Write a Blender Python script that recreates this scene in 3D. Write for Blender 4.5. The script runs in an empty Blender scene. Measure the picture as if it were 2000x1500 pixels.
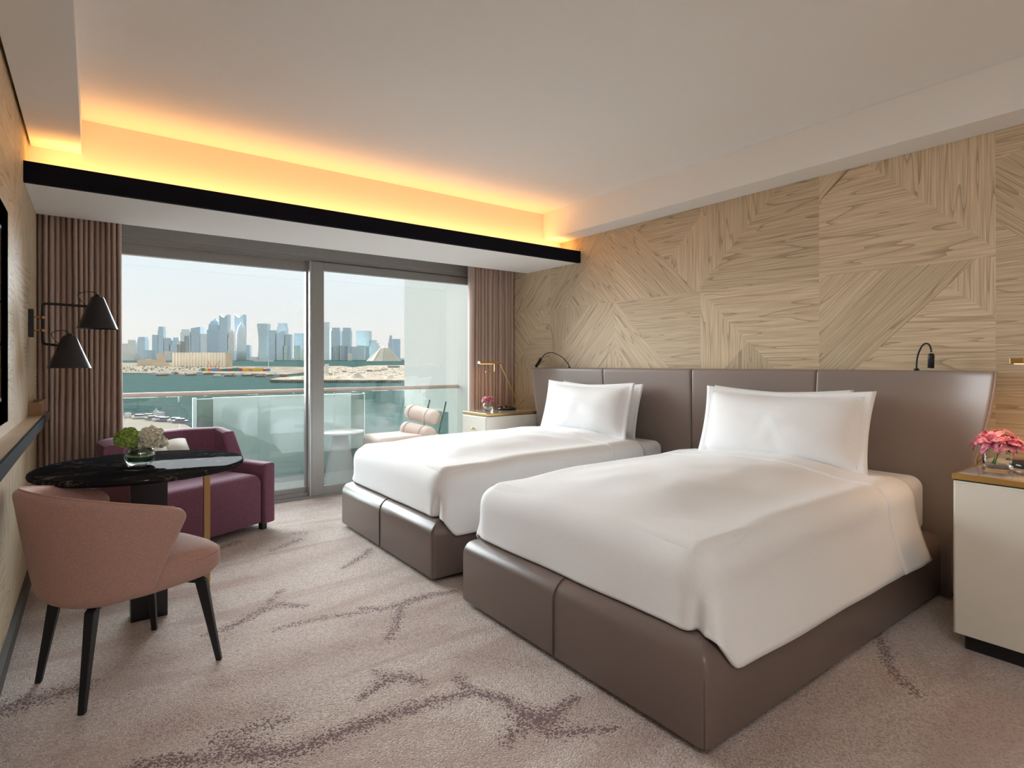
import bpy, bmesh, math, random
import numpy as np
from math import sin, cos, pi, radians, atan2, hypot, sqrt, exp
from mathutils import Vector, Matrix, noise
random.seed(7)
S = bpy.context.scene
COL = S.collection
# ---------------------------------------------------------------- camera
HEAD = radians(36.65); CH = 1.22; FPX = 1102.0; HY = 711.0
cam_d = bpy.data.cameras.new('camera'); cam = bpy.data.objects.new('camera', cam_d); COL.objects.link(cam)
cam.location = (0, 0, CH); cam.rotation_euler = (pi/2, 0, -HEAD)
cam_d.sensor_width = 36; cam_d.lens = 36*FPX/2000; cam_d.shift_y = -(750-HY)/2000
cam_d.clip_start = 0.02; cam_d.clip_end = 12000
S.camera = cam
S.view_settings.view_transform = 'Standard'; S.view_settings.look = 'None'
S.view_settings.gamma = 1; S.view_settings.use_curve_mapping = False
S.view_settings.exposure = 0.08
S.cycles.use_denoising = True
S.cycles.max_bounces = 10; S.cycles.diffuse_bounces = 5; S.cycles.transparent_max_bounces = 16
S.cycles.sample_clamp_indirect = 8
# ---------------------------------------------------------------- world
W = bpy.data.worlds.new('world'); S.world = W; W.use_nodes = True
nt = W.node_tree; nt.nodes.clear()
wo = nt.nodes.new('ShaderNodeOutputWorld'); bg = nt.nodes.new('ShaderNodeBackground')
tc = nt.nodes.new('ShaderNodeTexCoord'); sx = nt.nodes.new('ShaderNodeSeparateXYZ'); cr = nt.nodes.new('ShaderNodeValToRGB')
nt.links.new(tc.outputs['Generated'], sx.inputs[0]); nt.links.new(sx.outputs['Z'], cr.inputs[0])
nt.links.new(cr.outputs[0], bg.inputs[0]); nt.links.new(bg.outputs[0], wo.inputs[0])
e = cr.color_ramp.elements
e[0].position = 0.0; e[0].color = (.86, .80, .765, 1)
e[1].position = 0.17; e[1].color = (.80, .88, .93, 1)
n_ = cr.color_ramp.elements.new(0.06); n_.color = (.85, .85, .84, 1)
bg.inputs[1].default_value = 1.08
# ---------------------------------------------------------------- sun: hazy daylight falling in through the window
def lamp(name, kind, loc, energy, color, rot=None, parent=None, **kw):
    L = bpy.data.lights.new(name, kind); L.energy = energy; L.color = color
    for k, v in kw.items(): setattr(L, k, v)
    o = bpy.data.objects.new(name, L); COL.objects.link(o); o.location = loc
    if rot: o.rotation_euler = rot
    if parent: o.parent = parent; o.matrix_parent_inverse = Matrix.Translation(parent.location).inverted()
    return o
def aim(v):  # rotation so that the lamp shines along v
    return Vector(v).to_track_quat('-Z', 'Y').to_euler()
lamp('sun', 'SUN', (0, 8, 6), 19.5, (.91, .965, 1.0), aim((.07, -1, -.34)), angle=radians(68))
lamp('unseen_fill_light', 'AREA', (.12, -.9, 2.60), 28, (.95, .97, 1.0), (0, 0, 0), shape='RECTANGLE', size=.3, size_y=1.8)  # fill lamp added behind the camera, out of view, to brighten the room

# ---------------------------------------------------------------- pixel helpers (2000 x 1500 frame)
cA, sA = cos(HEAD), sin(HEAD)
def dr(x):
    t = (x-1000)/FPX; return cA*t+sA, cA-sA*t
def onX(x, y, X):
    dx, dy = dr(x); z = X/dx; return Vector((X, dy*z, CH-(y-HY)*z/FPX))
def onY(x, y, Y):
    dx, dy = dr(x); z = Y/dy; return Vector((dx*z, Y, CH-(y-HY)*z/FPX))
def fl(x, y, Z=0):
    z = (CH-Z)*FPX/(y-HY); dx, dy = dr(x); return Vector((dx*z, dy*z, Z))
# ---------------------------------------------------------------- materials
MATS = {}
def mat(name, col, rough=.6, metal=0, bump=None, var=None, spec=.5, coat=0, sheen=0, trans=0, ior=1.45, emit=None):
    if name in MATS: return MATS[name]
    m = bpy.data.materials.new(name); m.use_nodes = True; N = m.node_tree.nodes; L = m.node_tree.links
    b = N['Principled BSDF']; b.inputs['Base Color'].default_value = (*col, 1)
    b.inputs['Roughness'].default_value = rough; b.inputs['Metallic'].default_value = metal
    b.inputs['Specular IOR Level'].default_value = spec; b.inputs['Coat Weight'].default_value = coat
    b.inputs['Sheen Weight'].default_value = sheen; b.inputs['Transmission Weight'].default_value = trans
    b.inputs['IOR'].default_value = ior
    if emit: b.inputs['Emission Color'].default_value = (*emit[0], 1); b.inputs['Emission Strength'].default_value = emit[1]
    t = N.new('ShaderNodeTexCoord')
    if var:   # (scale, amount)
        n = N.new('ShaderNodeTexNoise'); n.inputs['Scale'].default_value = var[0]; n.inputs['Detail'].default_value = 5
        L.new(t.outputs['Object'], n.inputs[0])
        mx = N.new('ShaderNodeMix'); mx.data_type = 'RGBA'
        a = var[1]
        mx.inputs[6].default_value = (*[c*(1-a) for c in col], 1); mx.inputs[7].default_value = (*[min(1, c*(1+a)) for c in col], 1)
        L.new(n.outputs[0], mx.inputs[0]); L.new(mx.outputs[2], b.inputs['Base Color'])
    if bump:  # (scale, strength, distance)
        n = N.new('ShaderNodeTexNoise'); n.inputs['Scale'].default_value = bump[0]; n.inputs['Detail'].default_value = 4
        L.new(t.outputs['Object'], n.inputs[0])
        bp = N.new('ShaderNodeBump'); bp.inputs['Strength'].default_value = bump[1]; bp.inputs['Distance'].default_value = bump[2]
        L.new(n.outputs[0], bp.inputs['Height']); L.new(bp.outputs[0], b.inputs['Normal'])
    MATS[name] = m; return m
def weave(name, col, scale, amt=.1, rough=.9, dist=.001, sheen=.2):
    m = mat(name, col, rough, sheen=sheen); N = m.node_tree.nodes; L = m.node_tree.links; b = N['Principled BSDF']
    t = [n for n in N if n.type == 'TEX_COORD'][0]
    mp = N.new('ShaderNodeMapping'); mp.inputs['Scale'].default_value = (1, 1, .25); L.new(t.outputs['Object'], mp.inputs[0])
    n1 = N.new('ShaderNodeTexNoise'); n1.inputs['Scale'].default_value = scale; n1.inputs['Detail'].default_value = 3; L.new(mp.outputs[0], n1.inputs[0])
    mp2 = N.new('ShaderNodeMapping'); mp2.inputs['Scale'].default_value = (.25, .25, 1); L.new(t.outputs['Object'], mp2.inputs[0])
    n2 = N.new('ShaderNodeTexNoise'); n2.inputs['Scale'].default_value = scale; n2.inputs['Detail'].default_value = 3; L.new(mp2.outputs[0], n2.inputs[0])
    ad = N.new('ShaderNodeMath'); ad.operation = 'ADD'; L.new(n1.outputs[0], ad.inputs[0]); L.new(n2.outputs[0], ad.inputs[1])
    mr = N.new('ShaderNodeMapRange'); mr.inputs[1].default_value = .7; mr.inputs[2].default_value = 1.3; L.new(ad.outputs[0], mr.inputs[0])
    mx = N.new('ShaderNodeMix'); mx.data_type = 'RGBA'; mx.inputs[6].default_value = (*[c*(1-amt) for c in col], 1); mx.inputs[7].default_value = (*[min(1, c*(1+amt)) for c in col], 1)
    L.new(mr.outputs[0], mx.inputs[0]); L.new(mx.outputs[2], b.inputs['Base Color'])
    bp = N.new('ShaderNodeBump'); bp.inputs['Strength'].default_value = .4; bp.inputs['Distance'].default_value = dist
    L.new(ad.outputs[0], bp.inputs['Height']); L.new(bp.outputs[0], b.inputs['Normal'])
    return m
def glass(name, tint, refl=.06):
    m = bpy.data.materials.new(name); m.use_nodes = True; N = m.node_tree.nodes; L = m.node_tree.links; N.clear()
    o = N.new('ShaderNodeOutputMaterial'); mx = N.new('ShaderNodeMixShader'); tr = N.new('ShaderNodeBsdfTransparent'); g = N.new('ShaderNodeBsdfGlossy')
    tr.inputs[0].default_value = (*tint, 1); g.inputs['Roughness'].default_value = .01
    lw = N.new('ShaderNodeLayerWeight'); lw.inputs[0].default_value = .35
    mu = N.new('ShaderNodeMapRange'); mu.inputs[3].default_value = refl; mu.inputs[4].default_value = .5
    L.new(lw.outputs['Fresnel'], mu.inputs[0]); L.new(mu.outputs[0], mx.inputs[0])
    L.new(tr.outputs[0], mx.inputs[1]); L.new(g.outputs[0], mx.inputs[2]); L.new(mx.outputs[0], o.inputs[0])
    return m
M_white = mat('white_paint', (.92, .905, .88), .75, bump=(60, .05, .001))
M_cove = mat('cove_paint', (.80, .76, .70), .75)
M_black = mat('black_metal', (.012, .012, .016), .45)
M_blackband = mat('black_band', (.010, .010, .016), .7, spec=.05)
M_brass = mat('brass', (.70, .46, .17), .28, 1.0, var=(30, .1))
M_copper = mat('brushed_copper', (.55, .33, .18), .3, 1.0)
M_alu = mat('anodised_aluminium', (.33, .325, .31), .45, .55, bump=(200, .03, .0005))
M_aluL = mat('light_aluminium', (.50, .51, .51), .4, .5)
M_sheet = weave('white_linen', (.86, .86, .87), 500, .03, .85, .0006, .1)
M_leather = mat('taupe_leather', (.17, .128, .112), .29, bump=(220, .12, .001), var=(2.5, .08))
M_leatherB = mat('headboard_leather', (.29, .232, .208), .36, bump=(260, .10, .001), var=(2, .07))
M_pink = weave('salmon_wool', (.47, .28, .24), 420, .16)
M_purple = weave('plum_fabric', (.20, .075, .125), 300, .22)
M_lacquer = mat('cream_lacquer', (.74, .70, .62), .22, coat=.3)
M_glass = glass('window_glass', (.97, .985, .98), .03)
M_rglass = glass('railing_glass', (.90, .945, .93), .04)
M_frost = mat('frosted_panel', (.62, .68, .68), .55)
M_dglass = mat('dark_return', (.16, .22, .20), .4)
M_clear = mat('clear_glass', (.97, 1, .99), .02, trans=1.0, ior=1.3)
M_vglass = glass('vase_glass', (.93, .96, .94), .08)
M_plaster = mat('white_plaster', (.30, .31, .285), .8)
M_tile = mat('balcony_tile', (.46, .47, .46), .8, spec=.1, var=(3, .08))
M_wooded = mat('walnut_edge', (.36, .20, .10), .4, var=(12, .2))
M_base = mat('dark_skirting', (.07, .065, .06), .5)
M_chairout = mat('outdoor_fabric', (.56, .40, .34), .85)
M_strap = mat('grey_strap', (.30, .27, .24), .8)

def marble():
    m = mat('black_marble', (.01, .01, .011), .16, spec=.08); N = m.node_tree.nodes; L = m.node_tree.links; b = N['Principled BSDF']
    t = N.new('ShaderNodeTexCoord')
    out = None
    for (sc, rot, w, colr) in ((2.2, .5, .012, 1), (5, 1.3, .01, .5)):
        mp = N.new('ShaderNodeMapping'); mp.inputs['Rotation'].default_value = (0, 0, rot); mp.inputs['Scale'].default_value = (1, 2.2, 1); L.new(t.outputs['Object'], mp.inputs[0])
        n = N.new('ShaderNodeTexNoise'); n.inputs['Scale'].default_value = sc; n.inputs['Detail'].default_value = 6; n.inputs['Roughness'].default_value = .55; L.new(mp.outputs[0], n.inputs[0])
        s = N.new('ShaderNodeMath'); s.operation = 'SUBTRACT'; s.inputs[1].default_value = .5; L.new(n.outputs[0], s.inputs[0])
        a = N.new('ShaderNodeMath'); a.operation = 'ABSOLUTE'; L.new(s.outputs[0], a.inputs[0])
        r = N.new('ShaderNodeMapRange'); r.inputs[1].default_value = 0; r.inputs[2].default_value = w; r.inputs[3].default_value = colr; r.inputs[4].default_value = 0; L.new(a.outputs[0], r.inputs[0])
        n2 = N.new('ShaderNodeTexNoise'); n2.inputs['Scale'].default_value = 4; L.new(t.outputs['Object'], n2.inputs[0])
        r2 = N.new('ShaderNodeMapRange'); r2.inputs[1].default_value = .48; r2.inputs[2].default_value = .65; L.new(n2.outputs[0], r2.inputs[0])
        mu = N.new('ShaderNodeMath'); mu.operation = 'MULTIPLY'; L.new(r.outputs[0], mu.inputs[0]); L.new(r2.outputs[0], mu.inputs[1])
        if out is None: out = mu
        else:
            ad = N.new('ShaderNodeMath'); ad.operation = 'MAXIMUM'; L.new(out.outputs[0], ad.inputs[0]); L.new(mu.outputs[0], ad.inputs[1]); out = ad
    mx = N.new('ShaderNodeMix'); mx.data_type = 'RGBA'; mx.inputs[6].default_value = (.012, .012, .014, 1); mx.inputs[7].default_value = (.42, .34, .26, 1)
    L.new(out.outputs[0], mx.inputs[0])
    o = [n for n in N if n.type == 'OUTPUT_MATERIAL'][0]; N.remove(b); df = N.new('ShaderNodeBsdfDiffuse'); gl = N.new('ShaderNodeBsdfGlossy'); gl.inputs['Roughness'].default_value = .04
    ms = N.new('ShaderNodeMixShader'); ms.inputs[0].default_value = .02
    L.new(mx.outputs[2], df.inputs[0]); L.new(df.outputs[0], ms.inputs[1]); L.new(gl.outputs[0], ms.inputs[2]); L.new(ms.outputs[0], o.inputs[0])
    return m
M_marble = marble()
M_greymarble = mat('grey_marble', (.42, .40, .38), .1, coat=.5, var=(9, .35))

def wood():
    m = bpy.data.materials.new('oak_marquetry'); m.use_nodes = True; N = m.node_tree.nodes; L = m.node_tree.links; b = N['Principled BSDF']
    b.inputs['Roughness'].default_value = .55
    t = N.new('ShaderNodeTexCoord'); sp = N.new('ShaderNodeSeparateXYZ'); L.new(t.outputs['Object'], sp.inputs[0])
    an = N.new('ShaderNodeAttribute'); an.attribute_name = 'grain'; tn = N.new('ShaderNodeAttribute'); tn.attribute_name = 'tone'
    def M(op, a, bb=None):
        n = N.new('ShaderNodeMath'); n.operation = op
        for i, q in enumerate((a, bb)):
            if q is None: continue
            if isinstance(q, (int, float)): n.inputs[i].default_value = q
            else: L.new(q, n.inputs[i])
        return n.outputs[0]
    cc = M('COSINE', an.outputs['Fac']); ss = M('SINE', an.outputs['Fac'])
    y, z = sp.outputs['Y'], sp.outputs['Z']
    u = M('ADD', M('MULTIPLY', y, cc), M('MULTIPLY', z, ss))
    v = M('SUBTRACT', M('MULTIPLY', z, cc), M('MULTIPLY', y, ss))
    sd = M('MULTIPLY', tn.outputs['Fac'], 37.0)
    def vec(us, vs):
        c = N.new('ShaderNodeCombineXYZ'); L.new(M('MULTIPLY', u, us), c.inputs[0]); L.new(M('MULTIPLY', v, vs), c.inputs[1]); L.new(sd, c.inputs[2]); return c.outputs[0]
    n1 = N.new('ShaderNodeTexNoise'); n1.inputs['Scale'].default_value = 1; n1.inputs['Detail'].default_value = 6; n1.inputs['Roughness'].default_value = .6; L.new(vec(3, 120), n1.inputs[0])
    n2 = N.new('ShaderNodeTexNoise'); n2.inputs['Scale'].default_value = 1; n2.inputs['Detail'].default_value = 2; n2.inputs['Distortion'].default_value = .08; L.new(vec(.55, 7.5), n2.inputs[0])
    rings = M('FRACT', M('MULTIPLY', n2.outputs[0], 11.0))
    rp = N.new('ShaderNodeMapRange'); rp.inputs[1].default_value = .80; rp.inputs[2].default_value = 1.0; rp.inputs[3].default_value = 0; rp.inputs[4].default_value = 1; L.new(rings, rp.inputs[0])
    r1 = N.new('ShaderNodeMapRange'); r1.inputs[1].default_value = .3; r1.inputs[2].default_value = .7; L.new(n1.outputs[0], r1.inputs[0])
    cr = N.new('ShaderNodeMix'); cr.data_type = 'RGBA'; cr.inputs[6].default_value = (.49, .375, .24, 1); cr.inputs[7].default_value = (.76, .615, .43, 1); L.new(r1.outputs[0], cr.inputs[0])
    c2 = N.new('ShaderNodeMix'); c2.data_type = 'RGBA'; c2.inputs[7].default_value = (.25, .165, .095, 1); L.new(M('MULTIPLY', rp.outputs[0], .62), c2.inputs[0]); L.new(cr.outputs[2], c2.inputs[6])
    br = M('ADD', M('MULTIPLY', tn.outputs['Fac'], .20), .90)
    vm = N.new('ShaderNodeVectorMath'); vm.operation = 'SCALE'; L.new(c2.outputs[2], vm.inputs[0]); L.new(br, vm.inputs[3])
    L.new(vm.outputs[0], b.inputs['Base Color'])
    bp = N.new('ShaderNodeBump'); bp.inputs['Strength'].default_value = .25; bp.inputs['Distance'].default_value = .001; L.new(n1.outputs[0], bp.inputs['Height']); L.new(bp.outputs[0], b.inputs['Normal'])
    return m
M_wood = wood()
def carpet():
    m = bpy.data.materials.new('carpet'); m.use_nodes = True; N = m.node_tree.nodes; L = m.node_tree.links; b = N['Principled BSDF']
    b.inputs['Roughness'].default_value = 1; b.inputs['Specular IOR Level'].default_value = .1; b.inputs['Sheen Weight'].default_value = .15
    t = N.new('ShaderNodeTexCoord'); at = N.new('ShaderNodeAttribute'); at.attribute_name = 'streak'
    at2 = N.new('ShaderNodeAttribute'); at2.attribute_name = 'blush'
    def noi(sc, det, dist=0):
        n = N.new('ShaderNodeTexNoise'); n.inputs['Scale'].default_value = sc; n.inputs['Detail'].default_value = det; n.inputs['Distortion'].default_value = dist; L.new(t.outputs['Object'], n.inputs[0]); return n.outputs[0]
    def thr(fac, mask, soft, bias):   # speckled edge: tufts are either dyed or not
        a = N.new('ShaderNodeMath'); a.operation = 'ADD'; L.new(fac, a.inputs[0]); L.new(mask, a.inputs[1])
        r = N.new('ShaderNodeMapRange'); r.inputs[1].default_value = bias; r.inputs[2].default_value = bias+soft; L.new(a.outputs[0], r.inputs[0]); return r.outputs[0]
    vo = N.new('ShaderNodeTexVoronoi'); vo.inputs['Scale'].default_value = 165; L.new(t.outputs['Object'], vo.inputs[0])
    sp = N.new('ShaderNodeSeparateColor'); L.new(vo.outputs['Color'], sp.inputs[0])
    tuft = sp.outputs[0]
    mp = N.new('ShaderNodeMapping'); mp.inputs['Rotation'].default_value = (0, 0, .4); mp.inputs['Scale'].default_value = (.8, 3.2, 1); L.new(t.outputs['Object'], mp.inputs[0])
    bn = N.new('ShaderNodeTexNoise'); bn.inputs['Scale'].default_value = 1.3; bn.inputs['Detail'].default_value = 3; bn.inputs['Distortion'].default_value = .8; L.new(mp.outputs[0], bn.inputs[0])
    def mix(f, a, c):
        x = N.new('ShaderNodeMix'); x.data_type = 'RGBA'
        if isinstance(f, float): x.inputs[0].default_value = f
        else: L.new(f, x.inputs[0])
        for i, q in ((6, a), (7, c)):
            if isinstance(q, tuple): x.inputs[i].default_value = (*q, 1)
            else: L.new(q, x.inputs[i])
        return x.outputs[2]
    base = mix(tuft, (.46, .375, .335), (.75, .655, .60))
    bl = N.new('ShaderNodeMapRange'); bl.inputs[1].default_value = .48; bl.inputs[2].default_value = .62; bl.inputs[4].default_value = .52; L.new(bn.outputs[0], bl.inputs[0])
    tone = mix(bl.outputs[0], base, (.42, .30, .26))
    s1 = thr(tuft, at2.outputs['Fac'], .3, 1.0)
    f1 = N.new('ShaderNodeMath'); f1.operation = 'MULTIPLY'; f1.inputs[1].default_value = .8; L.new(s1, f1.inputs[0])
    c1 = mix(f1.outputs[0], tone, (.33, .225, .19))
    s2 = thr(tuft, at.outputs['Fac'], .12, 1.0)
    c2 = mix(s2, c1, (.20, .13, .13))
    L.new(c2, b.inputs['Base Color'])
    bp = N.new('ShaderNodeBump'); bp.invert = True; bp.inputs['Strength'].default_value = .8; bp.inputs['Distance'].default_value = .006
    L.new(vo.outputs['Distance'], bp.inputs['Height']); L.new(bp.outputs[0], b.inputs['Normal'])
    return m
M_carpet = carpet()

# ---------------------------------------------------------------- mesh helpers
class MB:
    def __init__(s): s.v = []; s.f = []
    def add(s, vs, fs):
        o = len(s.v); s.v += [tuple(p) for p in vs]; s.f += [tuple(i+o for i in f) for f in fs]; return s
    def box(s, x0, x1, y0, y1, z0, z1, M=None):
        vs = [Vector(p) for p in ((x0,y0,z0),(x1,y0,z0),(x1,y1,z0),(x0,y1,z0),(x0,y0,z1),(x1,y0,z1),(x1,y1,z1),(x0,y1,z1))]
        if M: vs = [M @ p for p in vs]
        return s.add(vs, [(0,3,2,1),(4,5,6,7),(0,1,5,4),(1,2,6,5),(2,3,7,6),(3,0,4,7)])
    def grid(s, fn, nu, nv, cu=False, cv=False):
        vs = [fn(i/(nu if cu else nu-1), j/(nv if cv else nv-1)) for i in range(nu) for j in range(nv)]
        fs = []
        for i in range(nu if cu else nu-1):
            for j in range(nv if cv else nv-1):
                a, b = i, (i+1) % nu; c, d = j, (j+1) % nv
                fs.append((a*nv+c, b*nv+c, b*nv+d, a*nv+d))
        return s.add(vs, fs)
    def tube(s, path, r, n=10, cap=True):
        path = [Vector(p) for p in path]; rs = r if isinstance(r, (list, tuple)) else [r]*len(path)
        up = None; vs = []
        for i, p in enumerate(path):
            t = (path[min(i+1, len(path)-1)]-path[max(i-1, 0)]).normalized()
            if up is None: up = t.orthogonal().normalized()
            up = (up-t*up.dot(t)).normalized(); w = t.cross(up)
            for k in range(n):
                a = 2*pi*k/n; vs.append(p+(up*cos(a)+w*sin(a))*rs[i])
        fs = []
        for i in range(len(path)-1):
            for k in range(n):
                k2 = (k+1) % n; fs.append((i*n+k, i*n+k2, (i+1)*n+k2, (i+1)*n+k))
        if cap: fs.append(tuple(range(n))[::-1]); fs.append(tuple((len(path)-1)*n+k for k in range(n)))
        return s.add(vs, fs)
    def lathe(s, prof, c=(0,0,0), n=32, M=None, cap=True):
        vs = []
        for (r, z) in prof:
            for k in range(n):
                a = 2*pi*k/n; p = Vector((r*cos(a), r*sin(a), z))
                if M: p = M @ p
                vs.append(p+Vector(c))
        fs = []
        for i in range(len(prof)-1):
            for k in range(n):
                k2 = (k+1) % n; fs.append((i*n+k, i*n+k2, (i+1)*n+k2, (i+1)*n+k))
        if cap: fs.append(tuple(range(n))[::-1]); fs.append(tuple((len(prof)-1)*n+k for k in range(n)))
        return s.add(vs, fs)
    def prism(s, poly, z0, z1):
        n = len(poly); vs = [(x, y, z0) for x, y in poly]+[(x, y, z1) for x, y in poly]
        return s.add(vs, [tuple(range(n))[::-1], tuple(range(n, 2*n))]+[(i, (i+1) % n, n+(i+1) % n, n+i) for i in range(n)])
    def build(s, name, m, parent=None, smooth=False, bevel=0, sub=0, solid=0, seg=3, world=True, fix=True):
        me = bpy.data.meshes.new(name); me.from_pydata(s.v, [], s.f); me.update()
        if fix:
            bm = bmesh.new(); bm.from_mesh(me); bmesh.ops.recalc_face_normals(bm, faces=bm.faces); bm.to_mesh(me); bm.free()
        me.materials.append(m)
        if smooth: me.polygons.foreach_set('use_smooth', [True]*len(me.polygons))
        o = bpy.data.objects.new(name, me); COL.objects.link(o)
        if parent:
            o.parent = parent
            if world: o.matrix_parent_inverse = (Matrix.Translation(parent.location) @ parent.rotation_euler.to_matrix().to_4x4()).inverted() if parent.type == 'EMPTY' else Matrix.Identity(4)
        if solid: q = o.modifiers.new('s', 'SOLIDIFY'); q.thickness = solid; q.offset = 0
        if bevel:
            q = o.modifiers.new('b', 'BEVEL'); q.width = bevel; q.segments = seg; q.limit_method = 'ANGLE'; q.angle_limit = radians(40)
            me.polygons.foreach_set('use_smooth', [True]*len(me.polygons))
            try: q.harden_normals = True
            except Exception: pass
        if sub: q = o.modifiers.new('u', 'SUBSURF'); q.levels = sub; q.render_levels = sub
        return o
def tag(o, label, cat=None, group=None, kind=None):
    if label: o['label'] = label
    if cat: o['category'] = cat
    if group: o['group'] = group
    if kind: o['kind'] = kind
    return o
def thing(name, label, cat, loc=(0,0,0), rz=0, group=None):
    o = bpy.data.objects.new(name, None); COL.objects.link(o); o.empty_display_size = .1
    o.location = loc; o.rotation_euler = (0, 0, rz); return tag(o, label, cat, group)
def struct(o): o['kind'] = 'structure'; return o
def dup(o, loc=None, label=None, parent=None):
    c = o.copy(); COL.objects.link(c)
    if parent: c.parent = parent
    if loc is not None: c.location = loc
    if label: c['label'] = label
    for ch in list(o.children): dup(ch, parent=c)
    return c
def rbox(x0, x1, y0, y1, z0, z1, rt, rv, rb=.01, seg=6, sub=True):
    """box with separately rounded top edges, vertical edges and bottom edges"""
    prof = [(rb*(1-sin(a)), z0+rb*(1-cos(a))) for a in np.linspace(0, pi/2, 3)]
    prof += [(rt*(1-cos(a)), z1-rt*(1-sin(a))) for a in np.linspace(0, pi/2, seg+2)]
    m = MB(); K = 6; vs = []
    for (ins, z) in prof:
        rr_ = max(.004, rv-ins*.85)
        for ci, (cx, cy) in enumerate(((x1-ins-rr_, y1-ins-rr_), (x0+ins+rr_, y1-ins-rr_), (x0+ins+rr_, y0+ins+rr_), (x1-ins-rr_, y0+ins+rr_))):
            for k in range(K):
                a = pi/2*ci+pi/2*k/(K-1); vs.append((cx+rr_*cos(a), cy+rr_*sin(a), z))
    N_ = 4*K
    return m.add(vs, [(i*N_+k, i*N_+(k+1) % N_, (i+1)*N_+(k+1) % N_, (i+1)*N_+k) for i in range(len(prof)-1) for k in range(N_)]+[tuple(range(N_))[::-1], tuple((len(prof)-1)*N_+k for k in range(N_))])

XL, XR, YW, YB = -.292, 3.735, 5.22, -2.6
ZC = 2.67
# ================================================================ FLOOR (carpet)
def seg_mask(P, lines):
    out = np.zeros(len(P))
    for pts, w, st in lines:
        q = [fl(*p)[:2] for p in pts]
        # smooth the polyline
        for _ in range(2):
            r = [q[0]]
            for a, b in zip(q[:-1], q[1:]):
                r += [(.75*a[0]+.25*b[0], .75*a[1]+.25*b[1]), (.25*a[0]+.75*b[0], .25*a[1]+.75*b[1])]
            q = r+[q[-1]]
        n = len(q)
        for i in range(n-1):
            a = np.array(q[i]); b = np.array(q[i+1]); ab = b-a; L2 = max(1e-9, ab@ab)
            t = np.clip(((P-a)@ab)/L2, 0, 1); d = np.hypot(*(P-a-t[:, None]*ab).T)
            k = (i+.5)/n; ww = w*(.35+.65*sin(pi*min(1, max(0, k*.9+.05))))
            out = np.maximum(out, st*np.exp(-(d/(ww*1.25))**1.5))
    return out
streaks = [
 ([(250,1500),(300,1490),(400,1482),(475,1472),(550,1474),(615,1452),(680,1425),(760,1400),(825,1375),(880,1362),(925,1352)], .034, .8),
 ([(425,1440),(475,1462),(560,1478)], .05, .62),
 ([(925,1352),(905,1340),(893,1322)], .02, .8),
 ([(925,1352),(970,1362),(1005,1378),(1045,1405),(1080,1395),(1100,1380),(1128,1363)], .028, .85),
 ([(1020,1395),(1045,1408),(1075,1402)], .05, .95),
 ([(1045,1410),(1010,1425),(985,1450)], .026, .8),
 ([(1045,1415),(1070,1432),(1100,1430),(1150,1427),(1200,1424)], .024, .8),
 ([(705,1365),(735,1342),(765,1325),(790,1322),(830,1334)], .026, .75),
 ([(728,1312),(750,1318),(780,1324)], .018, .7),
 ([(400,1240),(450,1227),(500,1197),(525,1184),(560,1180),(595,1184)], .03, .66), ([(525,1180),(535,1165),(552,1152)], .02, .6),
 ([(535,1230),(600,1212),(675,1200),(720,1195)], .02, .56), ([(705,1188),(750,1190),(785,1180),(825,1165),(890,1155)], .028, .74),
 ([(785,1183),(778,1205),(770,1225),(758,1250)], .024, .72),
 ([(670,1110),(700,1091),(712,1085),(722,1072)], .03, .66), ([(570,1042),(600,1040)], .04, .55), ([(425,1072),(465,1058)], .03, .6), ([(530,1075),(590,1052)],.03,.5),
 ([(-40,1400),(0,1388),(62,1368),(136,1350),(165,1338)], .05, .72),
 ([(1715,1245),(1728,1270),(1740,1305),(1765,1335),(1800,1362)], .024, .72),
 ([(480,1428),(520,1412),(560,1405)], .03, .55), ([(1690,1180),(1720,1250)], .03, .5),
]
blush = [
 ([(300,1180),(420,1150),(560,1110),(700,1060)], .12, .5), ([(420,1340),(560,1300),(700,1260),(860,1230)], .12, .55),
 ([(300,1420),(420,1400),(520,1390)], .12, .6), ([(900,1280),(980,1290),(1060,1300)], .1, .5),
 ([(1200,1420),(1350,1470),(1500,1500)], .2, .55), ([(1600,1380),(1750,1340),(1900,1300)], .25, .62), ([(1500,1480),(1700,1420),(1900,1380)], .25, .55),
 ([(540,1050),(640,1030)], .15, .5), ([(700,1220),(850,1190)], .12, .5), ([(200,1310),(350,1280),(450,1240)], .1, .45)]
nx, ny = 230, 390
X = np.linspace(XL-.05, XR+.05, nx); Y = np.linspace(YB, YW+.02, ny)
gx, gy = np.meshgrid(X, Y, indexing='ij'); P2 = np.stack([gx.ravel(), gy.ravel()], 1)
fm = MB(); fm.v = [(x, y, 0.0) for x, y in P2]
fm.f = [(i*ny+j, (i+1)*ny+j, (i+1)*ny+j+1, i*ny+j+1) for i in range(nx-1) for j in range(ny-1)]
fo = struct(fm.build('floor', M_carpet, fix=False))
for nm, ls in (('streak', streaks), ('blush', blush)):
    at = fo.data.attributes.new(nm, 'FLOAT', 'POINT'); at.data.foreach_set('value', seg_mask(P2, ls).astype(np.float32))
# ================================================================ MARQUETRY WALLS
R45 = pi/4
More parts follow.
